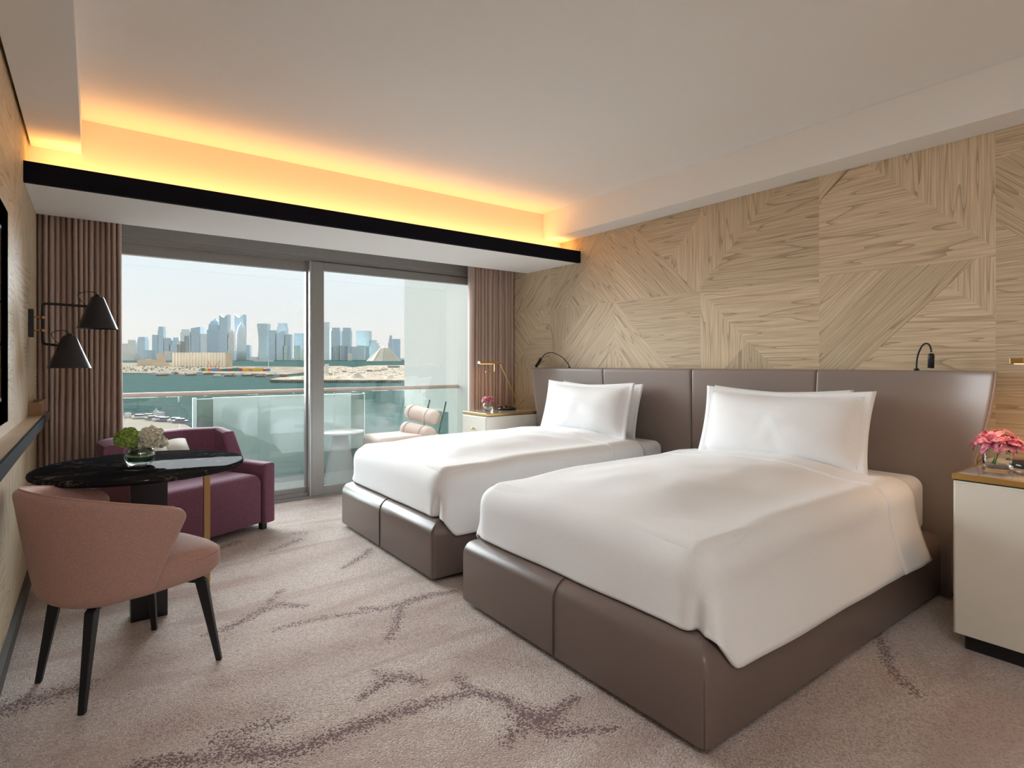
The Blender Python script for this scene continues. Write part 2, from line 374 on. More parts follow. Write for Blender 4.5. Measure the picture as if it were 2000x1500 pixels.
# tiles in unit coordinates (u = left->right as seen, v = up); grain angles: 0 horizontal, pi/2 vertical, '/' and '\' as seen
H_, V_, SL, BS = 0, pi/2, -R45, R45     # on the right wall seen-left is +Y, hence the signs
T = {
 'Cu': [([(0,0),(1,0),(1,.05),(.27,.78),(0,.51)][:4]+[(0,.55)], H_), ([(1,.05),(1,1),(.05,1),(.27,.78)], V_), ([(0,.55),(.25,.80),(.05,1),(0,1)], SL)],
 'Cl': [([(0,.55),(.45,1),(0,1)], SL), ([(0,.09),(.91,1),(.45,1),(0,.55)], SL), ([(.91,1),(.773,.86),(1,.64),(1,1)], V_), ([(0,0),(1,0),(1,.64),(.773,.86),(0,.09)], H_)],
 'Bu': [([(0,.04),(.96,1),(0,1)], V_), ([(0,.04),(0,0),(1,0),(1,1),(.96,1)], H_)],
 'Bl': [([(0,1),(1,0),(1,1)], H_), ([(0,1),(.45,.55),(0,.1)], V_), ([(0,.1),(.45,.55),(1,0),(0,0)], V_)],
 'Au': [([(0,.96),(.65,.31),(1,.66),(1,1),(0,1)], H_), ([(.65,.31),(1,.66),(1,0),(.96,0)], V_), ([(0,.96),(0,.46),(.46,0),(.96,0)], BS), ([(0,0),(.46,0),(0,.46)], BS)],
 'Al': [([(0,1),(.93,.07),(1,.14),(1,1)], H_), ([(0,1),(.93,.07),(.86,0),(.5,0),(0,.5)], BS), ([(0,0),(.5,0),(0,.5)], V_), ([(.93,.07),(1,.14),(1,0),(.86,0)], V_)],
 'Zu': [([(0,.25),(0,1),(.75,1)], H_), ([(0,.25),(.75,1),(1,1),(1,.75),(.25,0),(0,0)], SL), ([(.25,0),(1,.75),(1,0)], BS)],
 'Zl': [([(0,0),(0,.4),(.6,1),(1,1),(1,.55),(.45,0)], SL), ([(0,.4),(.6,1),(0,1)], V_), ([(.45,0),(.75,.3),(.75,0)], H_), ([(.75,0),(.75,.3),(1,.55),(1,0)], V_)],
 'Yu': [([(0,0),(1,0),(1,1)], SL), ([(0,0),(1,1),(0,1)], H_)],
 'Yl': [([(0,0),(1,0),(.5,.5)], V_), ([(1,0),(1,1),(.5,.5)], H_), ([(0,0),(.5,.5),(1,1),(0,1)], BS)],
 'Du': [([(0,.55),(1,1),(0,1)], H_), ([(0,.55),(1,1),(1,.3),(.7,0),(0,.15)][:4]+[(.2,0),(0,.2)], BS), ([(0,0),(.2,0),(0,.2)], H_), ([(.7,0),(1,.3),(1,0)], V_)],
 'Dl': [([(0,0),(1,0),(1,1),(0,1)], H_)],
}
def ear(poly, f):   # all polygons are simple; let bmesh tessellate later
    return poly
def marq_wall(name, X, tiles, y_hi, sgn, rng, holes=None):
    vs, fs, gr, to = [], [], [], []
    for (Yl, Zl, key) in tiles:
        ps = T[key]
        for poly, ang in ps:
            n0 = len(vs)
            for (u, v) in poly: vs.append((X, Yl-sgn*.88*u, Zl+.88*v))
            fs.append(tuple(range(n0, n0+len(poly)))); gr.append(ang*(1 if sgn > 0 else -1)); to.append(rng.random())
    me = bpy.data.meshes.new(name); me.from_pydata(vs, [], fs)
    a = me.attributes.new('grain', 'FLOAT', 'FACE'); a.data.foreach_set('value', gr)
    a = me.attributes.new('tone', 'FLOAT', 'FACE'); a.data.foreach_set('value', to)
    me.materials.append(M_wood); me.update()
    bm = bmesh.new(); bm.from_mesh(me); bmesh.ops.remove_doubles(bm, verts=bm.verts, dist=1e-4)
    # clip to the room, then give the panelling real thickness
    for co, no in (((0,0,ZC), (0,0,1)), ((0,0,0), (0,0,-1)), ((0,YW+.12,0), (0,1,0)), ((0,YB,0), (0,-1,0))):
        g = bm.verts[:]+bm.edges[:]+bm.faces[:]; bmesh.ops.bisect_plane(bm, geom=g, plane_co=co, plane_no=no, clear_outer=True)
    if holes: holes(bm)
    d = .08*(1 if X > 0 else -1)
    r = bmesh.ops.extrude_face_region(bm, geom=bm.faces[:])
    for v in r['geom']:
        if isinstance(v, bmesh.types.BMVert): v.co.x += d
    bmesh.ops.recalc_face_normals(bm, faces=bm.faces)
    bm.to_mesh(me); bm.free()
    o = bpy.data.objects.new(name, me); COL.objects.link(o); return struct(o)
rng = random.Random(3)
tl = []
keys_u = {0:'Du', 1:'Cu', 2:'Bu', 3:'Au', 4:'Zu', 5:'Yu'}; keys_l = {0:'Dl', 1:'Cl', 2:'Bl', 3:'Al', 4:'Zl', 5:'Yl'}
for k in range(-4, 6):
    Yl = .845+.88*k
    tl.append((Yl, 1.775, keys_u.get(k, 'Bu'))); tl.append((Yl, .895, keys_l.get(k, 'Bl')))
    tl.append((Yl, .015, ('Yu','Zl','Cl')[k % 3])); tl.append((Yl, 2.655, 'Dl')); tl.append((Yl, -.865, 'Dl'))
marq_wall('wall_right', XR, tl, 0, 1, rng)
def tvhole(bm):
    for co, no in (((0,3.24,0), (0,1,0)), ((0,1.5,0), (0,1,0)), ((0,0,1.86), (0,0,1)), ((0,0,.99), (0,0,1))):
        bmesh.ops.bisect_plane(bm, geom=bm.verts[:]+bm.edges[:]+bm.faces[:], plane_co=co, plane_no=no)
    dl = [f for f in bm.faces if 1.5 < f.calc_center_median().y < 3.24 and .99 < f.calc_center_median().z < 1.86]
    bmesh.ops.delete(bm, geom=dl, context='FACES')
tl = []
kk = ['Au', 'Zl', 'Cl', 'Bu', 'Al', 'Yl', 'Zu', 'Cu']
for k in range(-4, 8):
    for r_, z in enumerate((2.655, 1.775, .895, .015, -.865)):
        tl.append((.845+.88*(k-1), z, kk[(k*3+r_*2) % 8]))
marq_wall('wall_left', XL, tl, 0, -1, rng, tvhole)
# back wall, outer piers beside the window
struct(MB().box(XL-.1, XR+.1, YB-.1, YB, 0, ZC).build('wall_back', M_white))
# ================================================================ CEILING, SOFFITS, COVE
struct(MB().box(XL-.1, XR+.1, YB-.1, YW+.2, ZC, ZC+.12).build('ceiling', M_white))
struct(MB().box(3.51, XR, YB, 4.21, 2.42, ZC).build('trim_1', M_white, bevel=.003))          # right soffit
struct(MB().box(XL+.012, -.05, YB, 4.21, 2.46, ZC).build('trim_2', M_white, bevel=.003))     # left soffit
struct(MB().box(XL, XR, 4.21, 4.73, 2.285, ZC).build('trim_3', M_cove))                # cove back face
struct(MB().box(XL, XR, 3.96, 4.73, 2.19, 2.28).build('trim_4', M_white, bevel=.002))                # pelmet underside
struct(MB().box(XL, XR, 3.925, 3.96, 2.185, 2.295).build('trim_5', M_blackband))     # black fascia
struct(MB().box(XL, XR, 4.73, 4.75, 2.19, ZC).build('trim_6', M_white))                 # pocket lip
struct(MB().box(XL-.1, XR+.1, YW-.02, YW+.12, 2.30, ZC).build('wall_window', M_white))
struct(MB().box(XL+.0, XL+.022, YB, YW-.1, 0, .07).build('baseboard_left', M_base))
struct(MB().box(XR-.02, XR, YB, .25, 0, .07).build('baseboard_right', M_base))
# LED strip lying in the cove trough
cv = thing('cove_light', 'warm LED strip hidden behind the black ceiling fascia above the window', 'light', (1.72, 4.05, 2.285))
MB().box(XL+.05, XR-.05, 4.02, 4.05, 2.282, 2.292).build('led_strip', mat('led_strip', (1, .8, .5), emit=((1, .50, .15), 1.5)), cv)
lamp('cove_lamp', 'AREA', (1.72, 4.08, 2.31), 8.6, (1, .47, .14), aim((0, .55, 1)), cv, shape='RECTANGLE', size=3.95, size_y=.05)
# ================================================================ WINDOW
def frame(mb, x0, x1, z0, z1, y0, y1, wl, wr, wb, wt):
    mb.box(x0, x0+wl, y0, y1, z0, z1); mb.box(x1-wr, x1, y0, y1, z0, z1)
    mb.box(x0+wl, x1-wr, y0, y1, z0, z0+wb); mb.box(x0+wl, x1-wr, y0, y1, z1-wt, z1)
w1 = struct(MB().box(XL, XR, 5.15, 5.34, 2.19, 2.34).build('window_1', M_alu, bevel=.003))
m = MB(); m.box(XL, XR, 5.20, 5.34, 2.155, 2.19); m.box(XL, XR, 5.17, 5.20, 2.172, 2.19)
m.build('head_rail', M_alu, w1)
m = MB(); frame(m, XL, 1.63, .02, 2.16, 5.27, 5.33, .06, .06, .075, .09); m.build('window_frame', M_alu, w1, bevel=.003)
MB().box(XL+.06, 1.57, 5.295, 5.305, .095, 2.07).build('window_pane', M_glass, w1)
MB().box(XL, XR, 5.19, 5.36, -.02, .018).build('window_track', M_alu, w1, bevel=.002)
MB().box(XL, 1.6, 5.25, 5.36, .0, .05).build('window_sill', M_alu, w1, bevel=.002)
m = MB(); frame(m, 1.60, 3.42, .018, 2.165, 5.20, 5.26, .112, .10, .078, .085)
d1 = struct(m.build('door_1', M_alu, bevel=.003))
MB().box(1.712, 3.32, 5.225, 5.235, .096, 2.08).build('door_pane', M_glass, d1)
MB().box(1.585, 1.60, 5.205, 5.27, .018, 2.165).build('door_edge_strip', M_aluL, d1)
struct(MB().box(3.40, XR+.1, 5.16, 5.36, 0, 2.3).build('trim_7', mat('reveal_paint', (.82, .80, .76), .7)))

# ================================================================ CURTAINS
M_curt = weave('mauve_curtain', (.50, .365, .305), 350, .10)
def curtain(name, label, x0, x1, y, n, rngseed, lean=0):
    r = random.Random(rngseed); K = n*14; ph = [r.uniform(-.25, .25) for _ in range(n+1)]; amp = [r.uniform(.75, 1.1) for _ in range(n+1)]
    t = thing(name, label, 'curtain', ((x0+x1)/2, y, 0))
    def fn(u, v):
        q = u*n; k = min(n-1, int(q)); f = q-k
        z = .015+v*2.30
        w = sin(pi*f)**.5 if 0 < f < 1 else 0
        sway = min(1, u*12)*(.012*sin(2*pi*(u*2.1)+v*3+ph[k])*(1-v)+.008*noise.noise((u*9, v*2.5, rngseed))*(1-v*.7))
        return Vector((x0+(x1-x0)*(u)+sway+ph[k]*.006*min(1, u*12), y+.04-.085*w*amp[k]*(1-.10*sin(v*5+k)), z))
    m = MB(); m.grid(fn, K+1, 30); m.build('curtain_panel', M_curt, t, smooth=True, solid=.005)
    MB().box(x0, x1, y-.012, y+.022, 2.317, 2.345).build('curtain_track', M_aluL, t)
    return t
curtain('curtain', 'mauve pleated curtain gathered at the left end of the window behind the wall lamp', XL+.001, .167, 4.85, 15, 1)
curtain('curtain', 'mauve pleated curtain gathered at the right end of the window beside the far nightstand', 3.16, XR-.015, 4.98, 13, 5)
# ================================================================ BEDS
BW, BL = 1.43, 2.10
def bed(loc, label):
    t = thing('bed', label, 'bed', loc)
    b = rbox(0, BL, 0, BW, .025, .335, .078, .03).build('bed_base', M_leather, t, smooth=True, world=False)
    SM = mat('leather_piping', (.13, .10, .09), .45)
    s = MB(); pth = [(-.002, BW/2, .03), (-.003, BW/2, .25)]+[(.078-.080*cos(a), BW/2, .257+.080*sin(a)) for a in np.linspace(0, pi/2, 8)]+[(.12, BW/2, .338)]
    s.tube(pth, .0035, 6); s.build('seam', SM, b, smooth=True, world=False)
    for yy in (.012, BW-.012):
        pth = [(.008, yy, .03), (.007, yy, .24), (.024, yy+(.012 if yy < 1 else -.012), .298), (.065, yy+(.055 if yy < 1 else -.055), .3345)]
        s = MB(); s.tube(pth, .0025, 6); s.build('seam', SM, b, smooth=True, world=False)
    MB().box(.06, BL-.02, .06, BW-.06, 0, .03).build('plinth', M_black, t, world=False)
    rbox(.10, BL-.01, .075, BW-.075, .336, .62, .06, .06, .03).build('mattress', M_sheet, t, smooth=True, world=False)
    return t
def duvet(loc, label, seed):
    t = thing('duvet', label, 'duvet', loc)
    xf, y0, y1 = .185, .165, BW-.140     # outline where the top starts to roll over
    R = .12; rc = .035
    def roll(t_):
        # easement curve: curvature grows from nothing, so the edge has no hard line
        n_ = 60; X_ = Z_ = 0; px, pz, pa = [0], [0], [0]
        for i_ in range(n_):
            t0 = (i_+.5)/n_; a_ = (pi/2)*(t0*t0*(3-2*t0)); X_ += cos(a_); Z_ += sin(a_); px.append(X_); pz.append(Z_); pa.append((pi/2)*(((i_+1)/n_)**2*(3-2*(i_+1)/n_)))
        i_ = t_*n_; k_ = min(n_-1, int(i_)); f_ = i_-k_
        return ((px[k_]*(1-f_)+px[k_+1]*f_)/X_, (pz[k_]*(1-f_)+pz[k_+1]*f_)/Z_, pa[k_]*(1-f_)+pa[k_+1]*f_)
    ROLL = [roll(k/12) for k in range(13)]
    def outline(xh):
        pts = []  # (x, y, nx, ny, side, arclen)
        def add(x, y, nx, ny, sd): pts.append((x, y, nx, ny, sd))
        for x in np.linspace(xh, xf+rc, 44)[:-1]: add(x, y0, 0, -1, 1)
        for a in np.linspace(0, pi/2, 20): add(xf+rc-rc*sin(a), y0+rc-rc*cos(a), -sin(a)**.5, -max(0, cos(a))**.5, 1-a/(pi/2))
        for y in np.linspace(y0+rc, y1-rc, 40)[1:-1]: add(xf, y, -1, 0, 0)
        for a in np.linspace(0, pi/2, 20): add(xf+rc-rc*cos(a), y1-rc+rc*sin(a), -max(0, cos(a))**.5, sin(a)**.5, a/(pi/2))
        for x in np.linspace(xf+rc, xh, 44)[1:]: add(x, y1, 0, 1, 1)
        return pts
    def ztop(x, y):
        v = (y-y0)/(y1-y0); crown = min(1, max(0, 1-abs(2*v-1))/.75); crown = crown*crown*(3-2*crown)
        g = min(1, max(0, (x-xf)/.55)); g = g*g*(3-2*g)
        n = noise.noise((x*2.2, y*2.6, seed))*.010+noise.noise((x*6, y*5, seed+4))*.006
        ed = min(1, max(0, min(x-xf, y-y0, y1-y))/.28); n *= ed*ed*(3-2*ed)*1.25
        return .602+.032*g+crown*(.016+.030*g)+n*(.35+.65*crown)
    def surf(xh, off, xlo=None):
        O = outline(xh); xm0, xm1 = xf+.5, xh; ym = (y0+y1)/2
        rows = []
        for (x, y, nx_, ny_, sd) in O:
            row = []
            sxp = min(max(x, xm0), xh)     # spine point
            for q in np.linspace(0, 1, 34)[:-1]:
                px = sxp+(x-sxp)*q; py = ym+(y-ym)*q; row.append((px, py, ztop(px, py)+off))
            ze = ztop(x, y)
            al = max(0, x+nx_*R-(xf-R)-.012) if sd > .3 else 0
            k1 = min(1, max(0, al-.025)/.07); k1 = k1*k1*(3-2*k1); k2 = min(1, al/.05); k2 = k2*k2*(3-2*k2)
            hem = .342+(.250-.342)*k1
            fl_out = (.066 if y < BW/2 else .036)*k2
            nn = 13
            for k in range(nn):
                so, co, a = ROLL[k]; row.append((x+nx_*R*so, y+ny_*R*so, ze-R*co+off*cos(a)))
                if off: row[-1] = (row[-1][0]+nx_*off*sin(a), row[-1][1]+ny_*off*sin(a), row[-1][2])
            zb = ze-R; L = zb-hem
            for k in range(1, 15):
                f = k/14; wv = .007*noise.noise((x*4, y*4, f*1.5+seed))*f
                o_ = R+fl_out*f**1.3+wv+off
                # mitred corner: the side flap laps over the tucked foot end
                if x+nx_*R < xf-R+.03:
                    dc = y+ny_*R-(y0-R)
                    o_ += -.024*exp(-((dc-.04)/.022)**2)*min(1, f*1.4)+.006*exp(-((dc-.09)/.03)**2)*f
                row.append((x+nx_*o_, y+ny_*o_, zb-L*f))
            rows.append(row)
        return rows
    def mesh(rows):
        m = MB(); nv = len(rows[0]); m.v = [p for r in rows for p in r]
        m.f = [(i*nv+j, (i+1)*nv+j, (i+1)*nv+j+1, i*nv+j+1) for i in range(len(rows)-1) for j in range(nv-1)]; return m
    d = mesh(surf(1.60, 0)).build('duvet_cover', M_sheet, t, smooth=True, solid=.012, world=False)
    bm = bmesh.new(); bm.from_mesh(d.data); bmesh.ops.remove_doubles(bm, verts=bm.verts, dist=2e-4); bmesh.ops.recalc_face_normals(bm, faces=bm.faces); bm.to_mesh(d.data); bm.free()
    # turned-back border across the head end: a doubled band of the same linen
    def band(u, v):
        xx = 1.50+u*.33
        s = v*2-1; sg = 1 if s > 0 else -1; a = abs(s)
        xx2 = xx+ (0.04*(1-a)-.0)*-1
        half = (y1-y0)/2; ym = (y0+y1)/2
        lt = half; lr = R*pi/2
        ze = ztop(xx2, y0 if sg < 0 else y1); L = ze-R-.248; tot = lt+lr+L; dd = a*tot; off = .013-.008*abs(u-.5)*2
        if dd < lt: y = ym+sg*dd; return Vector((xx2, y, ztop(xx2, y)+off))
        if dd < lt+lr:
            so, co, an = roll((dd-lt)/lr); return Vector((xx2, ym+sg*(half+R*so+off*sin(an)), ze-R*co+off*cos(an)))
        f = (dd-lt-lr)/L; wv = .007*noise.noise((xx2*4, (y0 if sg < 0 else y1)*4, f*1.5+seed))*f
        return Vector((xx2, ym+sg*(half+R+(.066 if sg < 0 else .036)*f**1.3+off+wv), ze-R-L*f))
    m = MB(); m.grid(band, 12, 121); m.build('turned_back_border', M_sheet, t, smooth=True, solid=.007, world=False)
    return t
def pillow(name, label, c, w, h, T_, tilt, seed, group=None):
    t = thing(name, label, 'pillow', c, 0, group)
    m = MB()
    n = 40
    def fn(sd):
        def g(u, v):
            a, b = u*2-1, v*2-1
            ain, bin_ = min(1, abs(a)/.90), min(1, abs(b)/.86)
            th = T_*((1-ain**2.6)**.55)*((1-bin_**2.4)**.55)
            th *= 1+.12*noise.noise((a*2, b*2, seed))
            th += .004
            px = a*w/2*(1-.035*(1-b*b)); py = b*h/2*(1-.13*(1-abs(a)**1.6)*(1 if b > 0 else .3))
            crease = .004*noise.noise((a*7, b*5, seed+sd))*(1-ain)
            return Vector((sd*(th/2)+crease, px, py+h/2))
        return g
    f1, f2 = fn(-1), fn(1)
    vs = [f1(i/(n-1), j/(n-1)) for i in range(n) for j in range(n)]+[f2(i/(n-1), j/(n-1)) for i in range(n) for j in range(n)]
    fs = []
    for i in range(n-1):
        for j in range(n-1):
            q = (i*n+j, (i+1)*n+j, (i+1)*n+j+1, i*n+j+1); fs.append(q); fs.append(tuple(n*n+k for k in q[::-1]))
    bd = [i*n for i in range(n)]+[(n-1)*n+j for j in range(1, n)]+[i*n+n-1 for i in range(n-2, -1, -1)]+[j for j in range(n-2, 0, -1)]
    for a, b in zip(bd, bd[1:]+bd[:1]): fs.append((a, b, n*n+b, n*n+a))
    Mx = Matrix.Rotation(tilt, 4, 'Y')
    m.add([Mx @ p for p in vs], fs)
    m.build('pillowcase', M_sheet, t, smooth=True, world=False)
    s = MB(); s.tube([Mx @ (f1(.5+.45*a, .5+.43*b)+Vector((-.002, 0, 0))) for a, b in [(-1, -1+2*i/20) for i in range(21)]+[(-1+2*i/30, 1) for i in range(1, 31)]+[(1, 1-2*i/20) for i in range(1, 21)]], .0014, 5)
    s.build('flange_stitching', mat('stitching', (.62, .62, .62), .8), t, smooth=True, world=False)
    return t
YN, YF, XF = 1.03, 2.76, 1.507
bed((XF, YN, 0), 'taupe leather based bed nearest the camera with white mattress')
bed((XF, YF, 0), 'taupe leather based bed nearer the window with white mattress')
duvet((XF, YN, 0), 'smooth white duvet on the bed nearest the camera', 1.3)
duvet((XF, YF, 0), 'smooth white duvet on the bed nearer the window', 5.1)
pillow('pillow', 'white front pillow standing upright on the nearest bed', (3.20, 1.745, .635), 1.02, .455, .20, radians(14), 1)
pillow('pillow', 'white rear pillow mostly hidden behind the front pillow of the nearest bed', (3.40, 1.88, .615), .90, .47, .16, radians(14), 2)
pillow('pillow', 'white front pillow standing upright on the bed nearer the window', (3.24, 3.425, .635), 1.02, .455, .20, radians(14), 3)
pillow('pillow', 'white rear pillow peeking out right of the front pillow on the window-side bed', (3.43, 3.47, .615), .96, .46, .16, radians(14), 4)
# ================================================================ HEADBOARD
hb = thing('headboard', 'long taupe leather headboard with curved winged ends spanning both beds', 'headboard', (3.68, 2.61, 0))
def half_w(z):
    return 1.807-.094*(max(0, 1.2-max(z, .35))/.5)**1.6*(1 if z > .7 else .8)
def hb_front(s, z):   # s in [-1,1] across, returns world point of the padded front
    w = half_w(z); y = 2.61+s*w; a = abs(s*w)
    k = max(0, (a-(w-.30))/.30); x = 3.625-.095*(k**2)
    return x, y
zs = [0.02]+list(np.linspace(.3, 1.18, 14))
segs = [(-1.0, -.508), (-.508, -.002), (.002, .508), (.508, 1.0)]
for si, (s0, s1) in enumerate(segs):
    m = MB(); nu = 26
    def fr(u, v, s0=s0, s1=s1):
        s = s0+(s1-s0)*u; z = .02+1.165*v
        x, y = hb_front(s, z)
        # cushion roll at panel borders
        e_ = min(u, 1-u)*(s1-s0)*1.7; r_ = .012
        if e_ < r_: x += (r_-sqrt(max(0, r_*r_-(r_-e_)**2)))
        et = (1-v)*1.165
        if et < .02: x += (.02-sqrt(max(0, .0004-(.02-et)**2)))
        return Vector((x, y, z))
    us = [0, .004, .01, .02]+list(np.linspace(.04, .96, 20))+[.98, .99, .996, 1]
    vs_ = [0]+list(np.linspace(.1, .97, 14))+[.985, .993, 1.0]
    f = [fr(u, v) for u in us for v in vs_]; nv = len(vs_); nU = len(us)
    wing = .035
    bk = []
    for u in us:
        for v in vs_:
            p = fr(u, v); s = s0+(s1-s0)*u; bx = 3.725
            k = max(0, (abs(s)*half_w(p.z)-(half_w(p.z)-.22))/.22)
            bk.append(Vector((bx-(bx-(hb_front(s, p.z)[0]+.05))*min(1, k*1.3), p.y, p.z)))
    fs = []
    for i in range(nU-1):
        for j in range(nv-1):
            q = (i*nv+j, (i+1)*nv+j, (i+1)*nv+j+1, i*nv+j+1); fs.append(q); fs.append(tuple(nU*nv+k for k in q[::-1]))
    bd = [i*nv for i in range(nU)]+[(nU-1)*nv+j for j in range(1, nv)]+[i*nv+nv-1 for i in range(nU-2, -1, -1)]+[j for j in range(nv-2, 0, -1)]
    for a, b in zip(bd, bd[1:]+bd[:1]): fs.append((a, b, nU*nv+b, nU*nv+a))
    m.add(f+bk, fs); m.build('padded_panel', M_leatherB, hb, smooth=True)
for sg in (-1, 1):
    m = MB(); m.tube([(hb_front(sg, z)[0]+.012, 2.61+sg*(half_w(z)+.004), z) for z in np.linspace(.05, 1.185, 24)], .006, 8)
    m.build('piping', mat('pale_piping', (.36, .28, .25), .4), hb, smooth=True)
# ================================================================ READING LAMPS ON THE HEADBOARD
def smoothpath(P, it=3):
    P = [Vector(p) for p in P]
    for _ in range(it):
        r = [P[0]]
        for a, b in zip(P[:-1], P[1:]): r += [a*.75+b*.25, a*.25+b*.75]
        P = r+[P[-1]]
    return P
X0 = 3.655
def rlamp(label, base, arc, head):
    b = onX(*base, X0); t = thing('reading_lamp', label, 'lamp', (b.x, b.y, 1.185), group=None)
    MB().lathe([(.013, 1.183), (.013, 1.192), (.008, 1.196)], (b.x, b.y, 0), 16).build('mount', M_black, t, smooth=True)
    MB().tube(smoothpath([Vector((b.x, b.y, 1.186))]+[onX(x, y, X0-.02*i/len(arc)) for i, (x, y) in enumerate(arc)]), .0045, 8).build('gooseneck', M_black, t, smooth=True)
    a, c = onX(*head[0], X0-.02), onX(*head[1], X0-.02); ax = (c-a)
    m = MB(); m.tube([a, a+ax*.08, a+ax*.12, c], [.009, .014, .015, .015], 16); m.build('lamp_head', M_black, t, smooth=True)
    m = MB(); m.lathe([(.0125, 0), (.0125, .003)], (0, 0, 0), 16, M=ax.to_track_quat('Z', 'Y').to_matrix().to_4x4())
    m.v = [tuple(Vector(p)+c) for p in m.v]; m.build('lens', mat('lens', (.7, .65, .55), .3), t)
rlamp('black gooseneck reading lamp at the window end of the headboard with arching neck', (1112, 717), [(1111, 712), (1103, 702), (1093, 694), (1078, 688), (1066, 690), (1058, 699)], ((1057, 700), (1047, 716)))
rlamp('black gooseneck reading lamp at the camera end of the headboard with drooping head', (1790, 717), [(1790, 708), (1793, 690), (1803, 671), (1814, 671), (1818, 680), (1819, 688)], ((1819, 690), (1818, 719)))
# ================================================================ NIGHTSTANDS
def nightstand(y0, y1, label, near):
    x0, x1 = 2.965, XR-.005
    t = thing('nightstand', label, 'nightstand', ((x0+x1)/2, (y0+y1)/2, 0))
    MB().box(x0, x1, y0, y1, .07, .722).build('cabinet_body', M_lacquer, t, bevel=.002)
    MB().box(x0+.04, x1, y0+.03, y1-.03, 0, .07).build('plinth', M_black, t)
    MB().box(x0+.002, x1, y0+.002, y1-.002, .722, .728).build('shadow_gap', M_black, t)
    MB().box(x0-.004, x1, y0-.004, y1+.004, .728, .752).build('brass_tray_edge', M_brass, t, bevel=.002)
    MB().box(x0+.012, x1-.01, y0+.012, y1-.012, .7505, .7535).build('stone_top', M_greymarble, t)
    yd0, yd1 = y0+.008, y1-.008
    MB().box(x0-.012, x0-.0005, yd0, yd1, .43 if not near else .075, .715).build('drawer_front', M_lacquer, t, bevel=.002)
    if not near:
        MB().box(x0-.012, x0-.0005, yd0, yd1, .075, .424).build('drawer_front', M_lacquer, t, bevel=.002)
        MB().tube([(x0-.012, (y0+y1)/2+.0, .60), (x0-.03, (y0+y1)/2, .60)], [.008, .013], 14).build('knob', M_brass, t, smooth=True)
    return t
nightstand(4.385, 4.80, 'cream lacquered nightstand with brass edged top beside the window-side bed', False)
nightstand(.30, .812, 'cream lacquered nightstand with brass edged top at the right edge beside the near bed', True)
# orchid in glass vase
def petal(m, base, d, L, w, cup, up=Vector((0,0,1))):
    d = d.normalized(); sd = d.cross(up); sd = sd.normalized() if sd.length > .01 else Vector((1,0,0)); nn = sd.cross(d)
    rows = 6
    vs = []
    for i in range(rows+1):
        f = i/rows; ww = w*sin(pi*min(1, f*.86+.10))**.8
        c = base+d*(L*f)+nn*(cup*(f-f*f*1.6)*L)
        for k in (-1, -.5, 0, .5, 1): vs.append(c+sd*(ww*k)+nn*(abs(k)**2*ww*.35))
    m.add(vs, [(i*5+k, i*5+k+1, (i+1)*5+k+1, (i+1)*5+k) for i in range(rows) for k in range(4)])
def petalmat(name, c1, c2, sc=12):
    m = mat(name, c1, .6); N = m.node_tree.nodes; L = m.node_tree.links
    t = N.new('ShaderNodeTexCoord'); n = N.new('ShaderNodeTexNoise'); n.inputs['Scale'].default_value = sc; n.inputs['Detail'].default_value = 3; L.new(t.outputs['Object'], n.inputs[0])
    r = N.new('ShaderNodeValToRGB'); r.color_ramp.elements[0].position = .4; r.color_ramp.elements[0].color = (*c1, 1); r.color_ramp.elements[1].position = .62; r.color_ramp.elements[1].color = (*c2, 1)
    L.new(n.outputs[0], r.inputs[0]); L.new(r.outputs[0], N['Principled BSDF'].inputs['Base Color']); N['Principled BSDF'].inputs['Subsurface Weight'].default_value = .1
    return m
M_orchid = petalmat('orchid_petals', (.42, .055, .13), (.72, .30, .38), 60)
M_leaf = mat('green_stem', (.12, .22, .05), .6)
